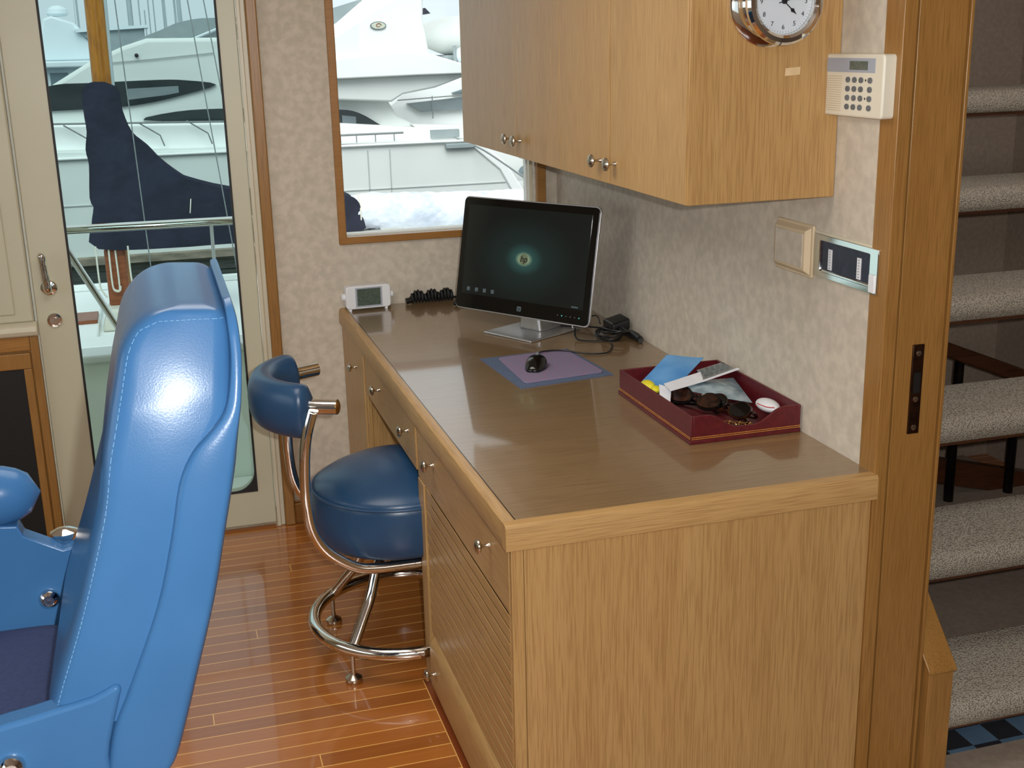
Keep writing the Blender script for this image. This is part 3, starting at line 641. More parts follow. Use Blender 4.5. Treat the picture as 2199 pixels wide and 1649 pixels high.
# foot: slab + wedge neck
e1 = Vector((0.099, -0.179, 0)).normalized(); e2 = Vector((-e1.y, e1.x, 0))   # along the front, towards the back
p0 = Vector((0.355, 1.487, H+0.0005))
def fp(a, b, z): q = p0 + e1*a + e2*b; return (q.x, q.y, H+z)
ft = MB(); ft.hexa([fp(0, 0, 0.0008), fp(0.205, 0, 0.0008), fp(0.205, 0.225, 0.0008), fp(0, 0.225, 0.0008), fp(0.002, 0.003, 0.006), fp(0.203, 0.003, 0.006), fp(0.203, 0.223, 0.006), fp(0.002, 0.223, 0.006)])
obj('foot', ft, 'brushed', mo, bevel=0.002)
nk = MB(); nk.hexa([fp(0.055, 0.10, 0.005), fp(0.150, 0.10, 0.005), fp(0.150, 0.215, 0.005), fp(0.055, 0.215, 0.005), fp(0.075, 0.105, 0.11), fp(0.130, 0.105, 0.11), fp(0.130, 0.135, 0.11), fp(0.075, 0.135, 0.11)])
obj('neck', nk, 'brushed', mo, bevel=0.008, seg=3)

# ---------------------------------------------------------------- clock radio
ra = thing('clock_radio', 'small white clock radio with grey display at the desk corner', 'clock radio', (0.083, 1.955, H))
r2 = 0.0
obj('body', MB().prism(rrect(0.004, 0.158, 0.768, 0.846, 0.012, 5), 'xz', 1.945, 1.985), 'white_p', ra, bevel=0.003, seg=3)
obj('display_frame', MB().box(0.036, 0.128, 1.9435, 1.946, 0.774, 0.840), 'greyblue', ra)
obj('display', MB().box(0.042, 0.122, 1.9425, 1.945, 0.779, 0.836), 'lcd', ra)
for s_, x_ in ((-1, 0.004), (1, 0.158)):
    obj('dial_knob', MB().lathe([(0.0, -0.003), (0.012, -0.003), (0.0125, 0.010), (0.009, 0.013), (0.0, 0.0135)], (x_, 1.965, 0.808), (s_, 0, 0), 24), 'white_p', ra)
for x_ in (0.018, 0.142): obj('foot', MB().box(x_-0.0045, x_+0.0045, 1.947, 1.98, H, 0.770), 'white_p', ra, bevel=0.001)
for v in ra.children: pass
ra.rotation_euler = (0, 0, math.radians(3))

# ---------------------------------------------------------------- cables
cb = MB(); pts = []
for k in range(260):
    t = k/259; a = t*2*PI*26
    hump = 0.010+0.010*abs(math.sin(t*PI*3))
    pts.append((0.235+0.150*t+0.004*math.sin(a*0.5), 1.990+0.011*math.cos(a), H+0.006+hump+hump*math.sin(a)))
cb.tube(pts, 0.0040, n=8); cb.cyl((0.218, 1.988, H+0.012), (0.245, 1.990, H+0.016), 0.0105, 0.009)
pts = [(0.385, 1.985, H+0.014), (0.43, 1.99, H+0.010), (0.47, 1.95, H+0.006), (0.50, 1.80, H+0.006)]
cb.tube(pts, 0.004, n=8, smooth=5)
tag(obj('coiled_cable', cb, 'black'), 'black cable bundled in loops behind the left of the monitor', 'cable')
pl = MB(); pl.ball((0.375, 1.900, H+0.010), 0.010, (1.2, 1, 0.9)).tube([(0.375, 1.90, H+0.010), (0.42, 1.88, H+0.004), (0.48, 1.86, H+0.004), (0.53, 1.78, H+0.004)], 0.003, n=8, smooth=5)
tag(obj('cable_plug', pl, 'black'), 'small black plug and lead lying by the monitor lower left corner', 'plug')
ad = thing('power_adapter', 'black power adapter leaning on the wall right of the monitor', 'adapter', (0.74, 1.33, H))
a_ = MB(); a_.prism(rrect(1.300, 1.385, H+0.001, H+0.036, 0.009, 4), 'yz', 0.712, 0.768)
for v in a_.bm.verts: v.co.z += (v.co.x-0.712)*0.25
obj('brick', a_, 'black', ad, bevel=0.004, seg=3)
lo = MB()
for k in range(5):
    cx_, cy_ = 0.690+0.004*k, 1.285-0.006*k; ra_ = 0.034+0.002*(k % 3)
    lo.tube([(cx_+ra_*1.0*math.cos(t*PI/8), cy_+ra_*1.5*math.sin(t*PI/8), H+0.006+0.005*k+0.008*math.sin(t*PI/8+k)+0.004) for t in range(16)], 0.0032, closed=True, n=8)
obj('coiled_lead', lo, 'black', ad)
jk = MB(); jk.tube([(0.745, 1.30, H+0.012), (0.755, 1.25, H+0.012), (0.757, 1.20, H+0.010), (0.752, 1.178, H+0.009)], [0.011, 0.013, 0.011, 0.007], n=10, smooth=4); obj('plug', jk, 'black', ad)
ld = MB(); ld.tube([(0.70, 1.335, H+0.018), (0.665, 1.40, H+0.012), (0.60, 1.45, H+0.010), (0.57, 1.52, H+0.020), (0.55, 1.55, H+0.07)], 0.0028, n=8, smooth=6)
ld.tube([(0.69, 1.35, H+0.030), (0.71, 1.44, H+0.035), (0.68, 1.50, H+0.012), (0.62, 1.52, H+0.006), (0.60, 1.56, H+0.05)], 0.0022, n=8, smooth=6)
obj('lead', ld, 'black', ad)
uc = MB(); uc.tube([(0.60, 1.325, H+0.028), (0.592, 1.30, H+0.010), (0.60, 1.27, H+0.004), (0.66, 1.24, H+0.004), (0.68, 1.25, H+0.010)], 0.0026, n=8, smooth=6)
tag(obj('signal_lead', uc, 'black'), 'thin black lead hanging from the lower right of the monitor', 'cable')
tag(obj('lead_tag', MB().box(0.5905, 0.5925, 1.322, 1.330, H+0.030, H+0.052), 'white_p', bevel=0.0003), 'little white tag on the lead below the monitor', 'tag')

# ---------------------------------------------------------------- mat, pad, mouse
mt = MB(); mt.prism([(0.262, 1.182), (0.283, 0.852), (0.556, 0.893), (0.530, 1.200)], 'xy', H+0.0002, H+0.0020); tag(obj('place_mat', mt, 'mat_blue'), 'blue woven place mat lying under the mauve mouse pad', 'mat')
mt = MB(); mt.prism([(0.318, 1.163), (0.309, 1.155), (0.306, 0.900), (0.313, 0.890), (0.530, 0.918), (0.538, 0.928), (0.520, 1.185), (0.510, 1.192)], 'xy', H+0.0021, H+0.0050)
tag(obj('mouse_pad', mt, 'pad', bevel=0.0006), 'mauve speckled mouse pad on the blue woven mat', 'mouse pad')
ms = thing('mouse', 'black computer mouse with cable on the mauve pad', 'mouse', (0.378, 1.02, H+0.0052))
mz = H+0.0053
def mouse_ring(t, sc=1.0, dz=0):
    x = 0.378; out = []
    y = 1.075 - 0.105*t
    wdt = 0.030*(math.sin(PI*min(max(t*0.86+0.09, 0), 1)))**0.45; hgt = 0.036*(math.sin(PI*min(0.97, t*0.9+0.07)))**0.6*(1.0-0.12*t)
    for k in range(20):
        a = 2*PI*k/20; c_, s_ = math.cos(a), math.sin(a)
        out.append((x+wdt*sc*math.copysign(abs(c_)**0.8, c_), y, mz+dz+(hgt*sc*(s_**0.8) if s_ > 0 else 0.0)))
    return out
mb_ = MB(); mb_.rings([mouse_ring(t/12) for t in range(13)])
R_ = Matrix.Translation((0.378, 1.02, 0)) @ Matrix.Rotation(math.radians(-28), 4, 'Z') @ Matrix.Translation((-0.378, -1.02, 0))
mb_.bm.transform(R_); obj('shell', mb_, 'gloss', ms, angle=60)
wh = MB(); wh.cyl((0.374, 1.045, mz+0.030), (0.382, 1.045, mz+0.030), 0.008); wh.bm.transform(R_); obj('scroll_wheel', wh, 'button', ms)
mcb = MB(); mcb.tube([(0.402, 1.066, mz+0.012), (0.415, 1.11, mz+0.010), (0.440, 1.165, mz+0.004), (0.50, 1.165, mz+0.003), (0.56, 1.12, H+0.004), (0.615, 1.105, H+0.004), (0.655, 1.16, H+0.004), (0.672, 1.215, H+0.004)], 0.0023, n=8, smooth=6)
obj('cable', mcb, 'black', ms)

# ---------------------------------------------------------------- tray and what lies in it
x0, x1, y0, y1 = 0.505, 0.776, 0.296, 0.722
ty = thing('desk_tray', 'maroon leather letter tray with gilt lines on the desk', 'tray', (0.64, 0.51, H))
obj('tray_floor', MB().box(x0+0.004, x1-0.004, y0+0.004, y1-0.004, H+0.001, H+0.008), 'maroon_in', ty)
sd = MB(); zt = H+0.064
sd.box(x0, x0+0.006, y0, y1, H+0.0005, zt); sd.box(x1-0.006, x1, y0, y1, H+0.0005, zt); sd.box(x0+0.006, x1-0.006, y1-0.006, y1, H+0.0005, zt)
obj('tray_walls', sd, 'maroon', ty, bevel=0.0012)
fr_ = []
for k in range(49):
    t = k/48; x = x0+0.0061+(x1-x0-0.0122)*t
    u = min(1.0, max(0.0, (abs(t-0.50)-0.07)/0.30)); dip = 0.034*(0.5+0.5*math.cos(PI*u))
    fr_.append((x, zt-dip))
obj('tray_front', MB().prism([(x0+0.0061, H+0.0005)]+fr_+[(x1-0.0061, H+0.0005)], 'xz', y0, y0+0.006), 'maroon', ty, bevel=0.001)
pb = MB(); pb.box(x0-0.003, x1, y0-0.003, y1+0.002, H+0.0003, H+0.009); obj('tray_plinth', pb, 'maroon', ty, bevel=0.001)
gt = MB(); 
for zz in (H+0.0105, H+0.0145):
    gt.box(x0-0.0006, x0+0.001, y0-0.0006, y1, zz, zz+0.0016); gt.box(x0-0.0006, x1, y0-0.0006, y0+0.001, zz, zz+0.0016)
obj('gilt_lines', gt, 'gilt', ty)
zi = H+0.008
def sheet(name, pts, th_, mat, label, cat, sag=0.0, bevel=0):
    P = [Vector(p) for p in pts]; m = MB(); n = 8; top = []
    g = [[(P[0]*(1-u)*(1-v)+P[1]*u*(1-v)+P[2]*u*v+P[3]*(1-u)*v) for u in [i/n for i in range(n+1)]] for v in [j/n for j in range(n+1)]]
    for j in range(n+1):
        for i in range(n+1): g[j][i].z += sag*math.sin(PI*i/n)*math.sin(PI*j/n)+0.35*sag*math.sin(3*i/n+2)
    A = [[m.bm.verts.new(q) for q in r] for r in g]; B = [[m.bm.verts.new(q-Vector((0, 0, th_))) for q in r] for r in g]
    for j in range(n):
        for i in range(n):
            m.bm.faces.new((A[j][i], A[j][i+1], A[j+1][i+1], A[j+1][i])); m.bm.faces.new((B[j][i], B[j+1][i], B[j+1][i+1], B[j][i+1]))
    per = [(0, i) for i in range(n)]+[(j, n) for j in range(n)]+[(n, i) for i in range(n, 0, -1)]+[(j, 0) for j in range(n, 0, -1)]
    for k in range(len(per)):
        a, b = per[k], per[(k+1) % len(per)]
        m.bm.faces.new((A[a[0]][a[1]], B[a[0]][a[1]], B[b[0]][b[1]], A[b[0]][b[1]]))
    return tag(obj(name, m, mat), label, cat)
sheet('blue_paper', [(0.520, 0.655, zi+0.020), (0.600, 0.600, zi+0.030), (0.735, 0.716, zi+0.070), (0.640, 0.735, zi+0.075)], 0.0012, 'bluepaper', 'folded sheet of blue paper standing up at the back of the tray', 'paper', 0.010)
pc = thing('pill_card', 'white card with a clear pill blister across the tray', 'card', (0.67, 0.58, zi))
def hexq(q, t): return MB().hexa([tuple(Vector(p)-Vector((0, 0, t))) for p in q]+[tuple(p) for p in q])
obj('card', hexq([(0.555, 0.520, zi+0.050), (0.655, 0.548, zi+0.056), (0.672, 0.603, zi+0.064), (0.560, 0.570, zi+0.054)], 0.0015), 'card', pc)
obj('card_edge', hexq([(0.655, 0.548, zi+0.056), (0.783-0.012, 0.586, zi+0.066), (0.780-0.012, 0.594, zi+0.067), (0.657, 0.556, zi+0.057)], 0.0015), 'card', pc)
obj('blister', hexq([(0.657, 0.556, zi+0.0575), (0.760, 0.590, zi+0.0655), (0.750, 0.650, zi+0.068), (0.672, 0.624, zi+0.063)], 0.002), 'foil', pc)
pm = MB()
for i in range(5):
    for j in range(2): pm.ball((0.678+i*0.017, 0.583+j*0.024+i*0.006, zi+0.062+i*0.0014+j*0.002), 0.006, (1, 1, 0.7), 10, 6)
obj('pills', pm, 'blister', pc)
sheet('plastic_bag', [(0.612, 0.520, zi+0.040), (0.742, 0.462, zi+0.020), (0.766, 0.610, zi+0.040), (0.615, 0.585, zi+0.050)], 0.0010, noise_mat('bluish_film', (112, 136, 146), (168, 186, 194), (30, 30, 30), 4, 0.15), 'bluish clear plastic bag lying over the sunglasses in the tray', 'bag', 0.008)
tag(obj('yellow_wrapper', MB().ball((0.545, 0.635, zi+0.030), 0.021, (0.9, 1.3, 0.8)).ball((0.552, 0.600, zi+0.032), 0.013, (1, 1.2, 0.7)), 'yellow'), 'crumpled yellow wrapper against the left wall of the tray', 'wrapper')
sheet('white_slip', [(0.528, 0.520, zi+0.026), (0.548, 0.505, zi+0.024), (0.580, 0.570, zi+0.044), (0.556, 0.590, zi+0.046)], 0.001, 'card', 'small white slip of paper beside the yellow wrapper in the tray', 'paper', 0.003)
# a pair of dark sunglasses: two lenses, rims, folded temples
def sunglasses(name, c, rz, label, lensmat, fmat):
    t = thing(name, label, 'sunglasses', c)
    R1 = Matrix.Scale(1.18, 4) @ Matrix.Rotation(rz, 4, 'Z') @ Matrix.Rotation(math.radians(-52), 4, 'X')
    def fin(nm, mb, mat): mb.bm.transform(R1); return obj(nm, mb, mat, t, local=True)
    for s in (-1, 1):
        o_ = [(s*0.034+0.029*math.cos(a)*(1-0.10*math.sin(a)), 0.021*math.sin(a)+0.022) for a in [2*PI*k/28 for k in range(28)]]
        i_ = [(s*0.034+0.025*math.cos(a)*(1-0.10*math.sin(a)), 0.0175*math.sin(a)+0.022) for a in [2*PI*k/28 for k in range(28)]]
        m = MB(); m.rings([[(x, -0.002, z) for x, z in i_], [(x, -0.0025, z) for x, z in o_], [(x, 0.0025, z) for x, z in o_], [(x, 0.002, z) for x, z in i_]], closed=True); fin('rim', m, fmat)
        m = MB(); m.rings([[(x, -0.0015-0.003*(1-((x-s*0.034)/0.03)**2), z) for x, z in i_], [(x, 0.001, z) for x, z in i_]]); fin('lens', m, lensmat)
        m = MB(); m.tube([(s*0.062, 0.002, 0.028), (s*0.066, 0.010, 0.028), (s*0.055, 0.016+0.004*s, 0.027), (-s*0.02, 0.020+0.004*s, 0.022), (-s*0.058, 0.018+0.004*s, 0.010)], [0.0035, 0.0035, 0.003, 0.0025, 0.0035], n=8, smooth=4); fin('temple', m, fmat)
    m = MB(); m.tube([(-0.008, 0, 0.024), (0, -0.001, 0.029), (0.008, 0, 0.024)], 0.0025, n=8, smooth=3); fin('bridge', m, fmat)
    return t
sunglasses('sunglasses', (0.592, 0.492, zi+0.014), math.radians(-62), 'brown tortoiseshell sunglasses at the left inside the tray', 'tortoise', 'gloss')
sunglasses('sunglasses', (0.640, 0.418, zi+0.012), math.radians(-75), 'dark folded sunglasses nearest the scooped front of the tray', 'gloss', 'tortoise')
ch = MB()
for k in range(14):
    t = k/13; ch.tube([(0.612+0.060*t+0.005*math.cos(a), 0.385-0.045*t+0.0035*math.sin(a), zi+0.008+0.003*math.sin(a+k*PI/2)) for a in [2*PI*j/8 for j in range(8)]], 0.0012, closed=True, n=6)
tag(obj('chain', ch, 'brass'), 'brass eyeglass chain lying before the sunglasses in the tray', 'chain')
tag(obj('red_trinket', MB().ball((0.752, 0.560, zi+0.010), 0.010, (1.2, 1, 0.9)).cyl((0.745, 0.575, zi+0.010), (0.748, 0.592, zi+0.012), 0.005), 'red'), 'small red plastic trinket at the right wall of the tray', 'trinket')
dv = thing('white_gadget', 'white oval gadget with red stripes at the right front of the tray', 'gadget', (0.745, 0.375, zi))
obj('shell', MB().ball((0.745, 0.392, zi+0.030), 0.034, (0.70, 1.2, 0.42), 28, 16), 'white_p', dv)
st_ = MB()
for k in (-1, 1): st_.tube([(0.7225, 0.392-0.004*k+0.012, zi+0.031+0.0035*k), (0.727, 0.370-0.004*k, zi+0.032+0.0035*k), (0.740, 0.354-0.003*k, zi+0.033+0.0035*k)], 0.0012, n=6, smooth=4)
obj('stripes', st_, 'red', dv)

# ---------------------------------------------------------------- stool
sx, sy = -0.02, 1.04
so = thing('stool', 'chrome stool with round blue leather seat and curved backrest at the desk', 'stool', (sx, sy, 0))
obj('base_ring', MB().tube([(sx+0.25*math.cos(a), sy-0.01+0.25*math.sin(a), 0.094) for a in [2*PI*k/72 for k in range(72)]], 0.0175, closed=True, n=16), 'chrome', so)
for a in (225, 135, 45, 315):
    a = math.radians(a); c_, s_ = math.cos(a), math.sin(a)
    P = [(sx+c_*r, sy-0.01+s_*r, z) for r, z in ((0.03, 0.305), (0.075, 0.302), (0.112, 0.280), (0.134, 0.245), (0.158, 0.200), (0.200, 0.150), (0.243, 0.098))]
    obj('leg', MB().tube(P, 0.0138, n=14, smooth=5), 'chrome', so)
    g = obj('glide', MB().lathe([(0.0, 0.0), (0.021, 0.0), (0.0235, 0.006), (0.022, 0.014), (0.012, 0.021), (0.007, 0.024), (0.0055, 0.036), (0.0055, 0.092), (0.0, 0.092)], (sx+c_*0.25, sy-0.01+s_*0.25, 0.0), (0, 0, 1), 24), 'nickel', so)
obj('hub', MB().cyl((sx, sy, 0.285), (sx, sy, 0.332), 0.045), 'chrome', so, bevel=0.004)
R_s = 0.232
obj('seat', MB().lathe([(0.0, 0.338), (R_s-0.030, 0.338), (R_s-0.010, 0.344), (R_s, 0.358), (R_s+0.003, 0.40), (R_s, 0.466), (R_s-0.003, 0.478), (R_s-0.006, 0.482), (R_s-0.005, 0.486), (R_s-0.014, 0.498), (R_s-0.04, 0.514), (R_s-0.10, 0.540), (0.06, 0.556), (0.0, 0.558)], (sx, sy, 0), (0, 0, 1), 72), 'leather_dim', so, angle=60)
obj('seat_piping', MB().tube([(sx+(R_s-0.0015)*math.cos(a), sy+(R_s-0.0015)*math.sin(a), 0.4825) for a in [2*PI*k/72 for k in range(72)]], 0.0042, closed=True, n=8), 'leather_dim', so)
# chrome uprights: along under the seat, up behind it
for s in (-1, 1):
    yy = sy + s*0.190
    P = [(0.02, yy, 0.316), (-0.03, yy, 0.316), (-0.12, yy, 0.318), (-0.175, yy, 0.330), (-0.240, yy, 0.378), (-0.276, yy, 0.440), (-0.287, yy, 0.52), (-0.286, yy, 0.61), (-0.277, yy, 0.69), (-0.258, sy+s*0.186, 0.755)]
    obj('upright', MB().tube(P, 0.0140, n=16, smooth=5), 'chrome', so)
obj('cross_plate', MB().box(-0.08, 0.05, sy-0.185, sy+0.185, 0.322, 0.338), 'black', so, bevel=0.003)
# back rail bends round; pad on it
def arc(t): # t -1..1
    a = t*1.18; R0 = 0.205
    return Vector((-0.150-0.200*math.cos(a), sy+R0*0.93*math.sin(a), 0.765))
rail = [arc(t/10) for t in range(-10, 11)]
rail = [rail[0]+(rail[0]-rail[1]).normalized()*0.035]+rail+[rail[-1]+(rail[-1]-rail[-2]).normalized()*0.035]
obj('back_rail', MB().tube(rail, 0.0195, n=18, smooth=2), 'chrome', so)
for e, f in ((rail[0], rail[1]), (rail[-1], rail[-2])):
    d = (e-f).normalized(); obj('rail_cap', MB().lathe([(0.0, -0.004), (0.0185, -0.004), (0.0185, 0.001), (0.014, 0.004), (0.0, 0.005)], e, d, 20), 'brass', so)
rings = []; path = [arc(t/16*0.86) for t in range(-16, 17)]
for i, p_ in enumerate(path):
    a = path[max(i-1, 0)]; b = path[min(i+1, len(path)-1)]; t = (b-a).normalized(); n_ = Vector((t.y, -t.x, 0))
    if n_.x > 0: n_ = -n_
    u = abs(i/16-1); k = 1.0 if u < 0.90 else math.sqrt(max(0.0, 1-((u-0.90)/0.13)**2))
    k = max(k, 0.62)
    ring = []
    for j in range(24):
        a_ = 2*PI*j/24; c_, s_ = math.cos(a_), math.sin(a_)
        ring.append(p_ + n_*(0.008+0.040*k*math.copysign(abs(c_)**0.85, c_)) + Vector((0, 0, -0.012+0.070*k*math.copysign(abs(s_)**0.85, s_))))
    rings.append(ring)
obj('back_pad', MB().rings(rings), 'leather_dim', so, angle=60)

# ---------------------------------------------------------------- helm chair
hcx = (-0.62, -0.31)
he = thing('helm_chair', 'large bright blue leather helm chair in the foreground', 'chair', (-0.78, -0.31, 0))
def hwid(z):
    t = min(max((z-0.8)/0.55, 0), 1); return 0.255-0.092*t*t*t
def sect(f, r, hw, n=56, e=0.30, yc=-0.31):
    (xf, zf), (xr, zr) = f, r; out = []
    cx_, hx = (xf+xr)/2, (xr-xf)/2
    for k in range(n):
        a = 2*PI*k/n; c_, s_ = math.cos(a), math.sin(a)
        x = cx_ + hx*math.copysign(abs(c_)**e, c_); y = yc + hw*math.copysign(abs(s_)**e, s_)
        u = (x-xf)/(xr-xf); out.append((x, y, zf+(zr-zf)*u))
    return out
def loft(levels, grow, e, sub=4):
    A = catmull([Vector((a[0], 0, a[1])) for a, b in levels], sub); B = catmull([Vector((b[0], 0, b[1])) for a, b in levels], sub)
    rr = []
    n = len(A)
    for i in range(n):
        zm = (A[i].z+B[i].z)/2; rr.append(sect((A[i].x, A[i].z), (B[i].x, B[i].z), hwid(zm)+grow(i/(n-1)), e=e))
    return MB().rings(rr)
cushion = [((-0.775, 0.800), (-0.690, 0.815)), ((-0.771, 0.837), (-0.676, 0.852)), ((-0.731, 0.944), (-0.630, 0.958)), ((-0.702, 1.03), (-0.604, 1.046)), ((-0.685, 1.086), (-0.588, 1.112)),
           ((-0.675, 1.142), (-0.570, 1.148)), ((-0.668, 1.172), (-0.546, 1.168)), ((-0.660, 1.205), (-0.523, 1.191)), ((-0.654, 1.226), (-0.512, 1.220)), ((-0.641, 1.272), (-0.507, 1.262)), ((-0.624, 1.298), (-0.506, 1.288)),
           ((-0.606, 1.312), (-0.508, 1.305)), ((-0.585, 1.319), (-0.514, 1.314)), ((-0.560, 1.322), (-0.530, 1.320))]
_rear = [0.05, 0.04, 0.04, 0.04, 0.04, 0.036, 0.026, 0.017, 0.010, 0.008, 0.007, 0.005, 0.002, 0.0]
cushion = [(f_, (q_[0]+d_, q_[1])) for (f_, q_), d_ in zip(cushion, _rear)]
def g1(t): 
    return 0.0 if t < 0.88 else -0.030*((t-0.88)/0.12)**2.5
obj('back_cushion', loft(cushion, g1, 0.24), 'leather', he, angle=70)
shell = [((-0.680, 0.722), (-0.650, 0.720)), ((-0.706, 0.728), (-0.632, 0.726)), ((-0.712, 0.744), (-0.618, 0.742)), ((-0.700, 0.800), (-0.600, 0.794)), ((-0.676, 0.852), (-0.582, 0.854)), ((-0.630, 0.958), (-0.552, 0.955)), ((-0.604, 1.046), (-0.530, 1.046)),
         ((-0.588, 1.112), (-0.513, 1.115)), ((-0.568, 1.148), (-0.507, 1.148)), ((-0.546, 1.168), (-0.503, 1.172)), ((-0.523, 1.191), (-0.4985, 1.198)), ((-0.513, 1.220), (-0.495, 1.225)), ((-0.507, 1.262), (-0.4915, 1.262)), ((-0.507, 1.300), (-0.4925, 1.302)), ((-0.507, 1.322), (-0.497, 1.324))]
obj('back_shell', loft(shell, lambda t: 0.009 if t < 0.90 else 0.009-0.03*((t-0.90)/0.10)**2, 0.20), 'leather', he, angle=70)
# stitching along the front edge of the near side and over the top
def seam_pt(i, c_, off=0.0012, sub=6):
    A = catmull([Vector((a[0], 0, a[1])) for a, b in cushion], sub); B = catmull([Vector((b[0], 0, b[1])) for a, b in cushion], sub)
    n = len(A)-1; k = min(int(round(i*sub)), n); hw = hwid((A[k].z+B[k].z)/2)+g1(k/n); s_ = math.sqrt(1-c_*c_)
    u = 0.5-0.5*math.copysign(abs(c_)**0.24, c_)
    return Vector((A[k].x+(B[k].x-A[k].x)*u, -0.31-(hw+off)*s_**0.24, A[k].z+(B[k].z-A[k].z)*u))
def stitch(P, step=1):
    m = MB()
    for i in range(0, len(P)-1):
        a, b = P[i], P[i+1]; n = max(1, int((b-a).length/0.0065))
        for k in range(n): m.tube([a.lerp(b, (k+0.12)/n), a.lerp(b, (k+0.80)/n)], 0.0006, n=5)
    return m
S = [seam_pt(i/3, 0.42) for i in range(1, 31)]+[seam_pt(10.2, 0.3), seam_pt(10.6, 0.1), seam_pt(10.8, -0.02), seam_pt(10.9, -0.3), seam_pt(10.9, -0.6)]
obj('stitching', stitch(S), 'stitch', he)
# seat cushion, seat box, pedestal
def soft_box(x0, x1, y0, y1, z0, z1, r, mat, name, parent, e=0.25):
    rr = []; n = 6
    for i in range(n+1):
        a = PI/2*i/n; rr.append((z0+r*(1-math.cos(a)) if False else z0+r*math.sin(a)*0+r*i/n, r*(1-math.sin(a))))
    lev = [(z0+r*(1-math.cos(PI/2*i/n)), r*(1-math.sin(PI/2*i/n))) for i in range(n+1)]+[(z1-r*(1-math.cos(PI/2*i/n)), r*(1-math.sin(PI/2*i/n))) for i in range(n, -1, -1)]
    rings_ = []
    for z, ins in lev:
        cx_, cy_, hx, hy = (x0+x1)/2, (y0+y1)/2, (x1-x0)/2-ins, (y1-y0)/2-ins
        rings_.append([(cx_+hx*math.copysign(abs(math.cos(a))**e, math.cos(a)), cy_+hy*math.copysign(abs(math.sin(a))**e, math.sin(a)), z) for a in [2*PI*k/48 for k in range(48)]])
    return obj(name, MB().rings(rings_), mat, parent, angle=60)
soft_box(-1.22, -0.735, -0.530, -0.100, 0.655, 0.755, 0.045, 'navy_seat', 'seat_cushion', he)
soft_box(-1.20, -0.655, -0.540, -0.080, 0.56, 0.66, 0.03, 'leather', 'seat_base', he)
obj('pedestal', MB().lathe([(0.0, 0.0), (0.20, 0.0), (0.205, 0.012), (0.19, 0.022), (0.065, 0.04), (0.055, 0.06), (0.055, 0.50), (0.11, 0.565), (0.0, 0.565)], (-0.90, -0.31, 0), (0, 0, 1), 40), 'chrome', he)
obj('footrest', MB().tube([(-0.90+0.055*math.cos(1.9), -0.31+0.17, 0.30), (-1.15, -0.14, 0.28), (-1.30, -0.20, 0.27), (-1.32, -0.31, 0.27), (-1.30, -0.42, 0.27), (-1.15, -0.48, 0.28), (-0.92, -0.48, 0.30)], 0.013, n=12, smooth=4), 'chrome', he)
# arm brackets with bolts
nearp = [(-0.900, 0.690), (-0.885, 0.780), (-0.855, 0.822), (-0.826, 0.831), (-0.793, 0.836), (-0.765, 0.841), (-0.714, 0.850), (-0.680, 0.862), (-0.690, 0.820), (-0.704, 0.765), (-0.700, 0.715), (-0.690, 0.690), (-0.74, 0.660), (-0.85, 0.650)]
farp = [(-0.95, 0.918), (-0.838, 0.906), (-0.832, 0.888), (-0.776, 0.856), (-0.736, 0.862), (-0.690, 0.866), (-0.700, 0.76), (-0.70, 0.69), (-0.784, 0.660), (-0.886, 0.690), (-0.95, 0.80)]
for s, poly in ((-1, nearp), (1, farp)):
    ya, yb = (-0.573, -0.535) if s < 0 else (-0.082, -0.045)
    arm = obj('arm_bracket', MB().prism(cat2(poly, 3, True) if s < 0 else poly, 'xz', ya, yb), 'leather', he, bevel=0.009 if s < 0 else 0.003, seg=3)
    yb_ = ya-0.0005; obj('bolt', MB().lathe([(0.0, -0.002), (0.016, -0.002), (0.0165, 0.002), (0.0145, 0.009), (0.009, 0.0135), (0.0085, 0.0125), (0.004, 0.012), (0.0, 0.0125)], (-0.818 if s < 0 else -0.806, yb_, 0.776), (0, -1, 0), 28), 'chrome', arm)
arm_z = 0.951
def capsule(x0_, x1_, yc_, zc_, ry, rz_, name, parent, mat='leather'):
    rr = []
    for i in range(25):
        t = i/24; a = PI*t; k = max(1-abs(2*t-1)**5, 0.0)**0.5; x = x0_+(x1_-x0_)*t if 0.2 < t < 0.8 else x0_+(x1_-x0_)*t
        rr.append([(x, yc_+ry*max(k, 0.02)*math.cos(2*PI*j/24), zc_+rz_*max(k, 0.02)*math.sin(2*PI*j/24)) for j in range(24)])
    return obj(name, MB().rings(rr), mat, parent, angle=60)
capsule(-0.800, -1.20, -0.055, arm_z, 0.048, 0.054, 'armrest', he)
capsule(-0.900, -1.30, -0.570, arm_z-0.09, 0.045, 0.05, 'armrest', he)
obj('arm_knob', MB().lathe([(0.0, 0.0), (0.012, 0.0), (0.020, 0.010), (0.022, 0.018), (0.010, 0.024), (0.0, 0.025)], (-0.775, -0.035, 0.852), (0, 0, 1), 24), 'chrome', he)

# ---------------------------------------------------------------- stairs
stt = thing('staircase', 'open staircase with looped beige carpet on its treads behind the oak post', 'stairs', (1.6, 0.6, 0))
for i in range(6):
    yn, zn = 0.0+0.215*i, 0.117+0.2555*i
    zt_ = zn+0.062
    pr = [(yn+0.27, zn), (yn+0.012, zn-0.004), (yn+0.002, zn+0.006), (yn-0.004, zn+0.022), (yn-0.002, zn+0.042), (yn+0.010, zn+0.056), (yn+0.03, zt_), (yn+0.27, zt_)]
    obj('tread', MB().prism(pr, 'yz', 1.004, 2.38), 'carpet', stt, bevel=0.004)
    obj('tread_board', MB().box(1.02, 2.37, yn+0.02, yn+0.26, zn-0.014, zn-0.003), 'dark_wood', stt)
for xx in (2.40,):
    obj('stringer', MB().prism([(-0.10, 0.0), (0.10, 0.0), (1.60, 1.72), (1.60, 1.95), (-0.06, 0.12)], 'yz', xx, xx+0.05), 'trim', stt)
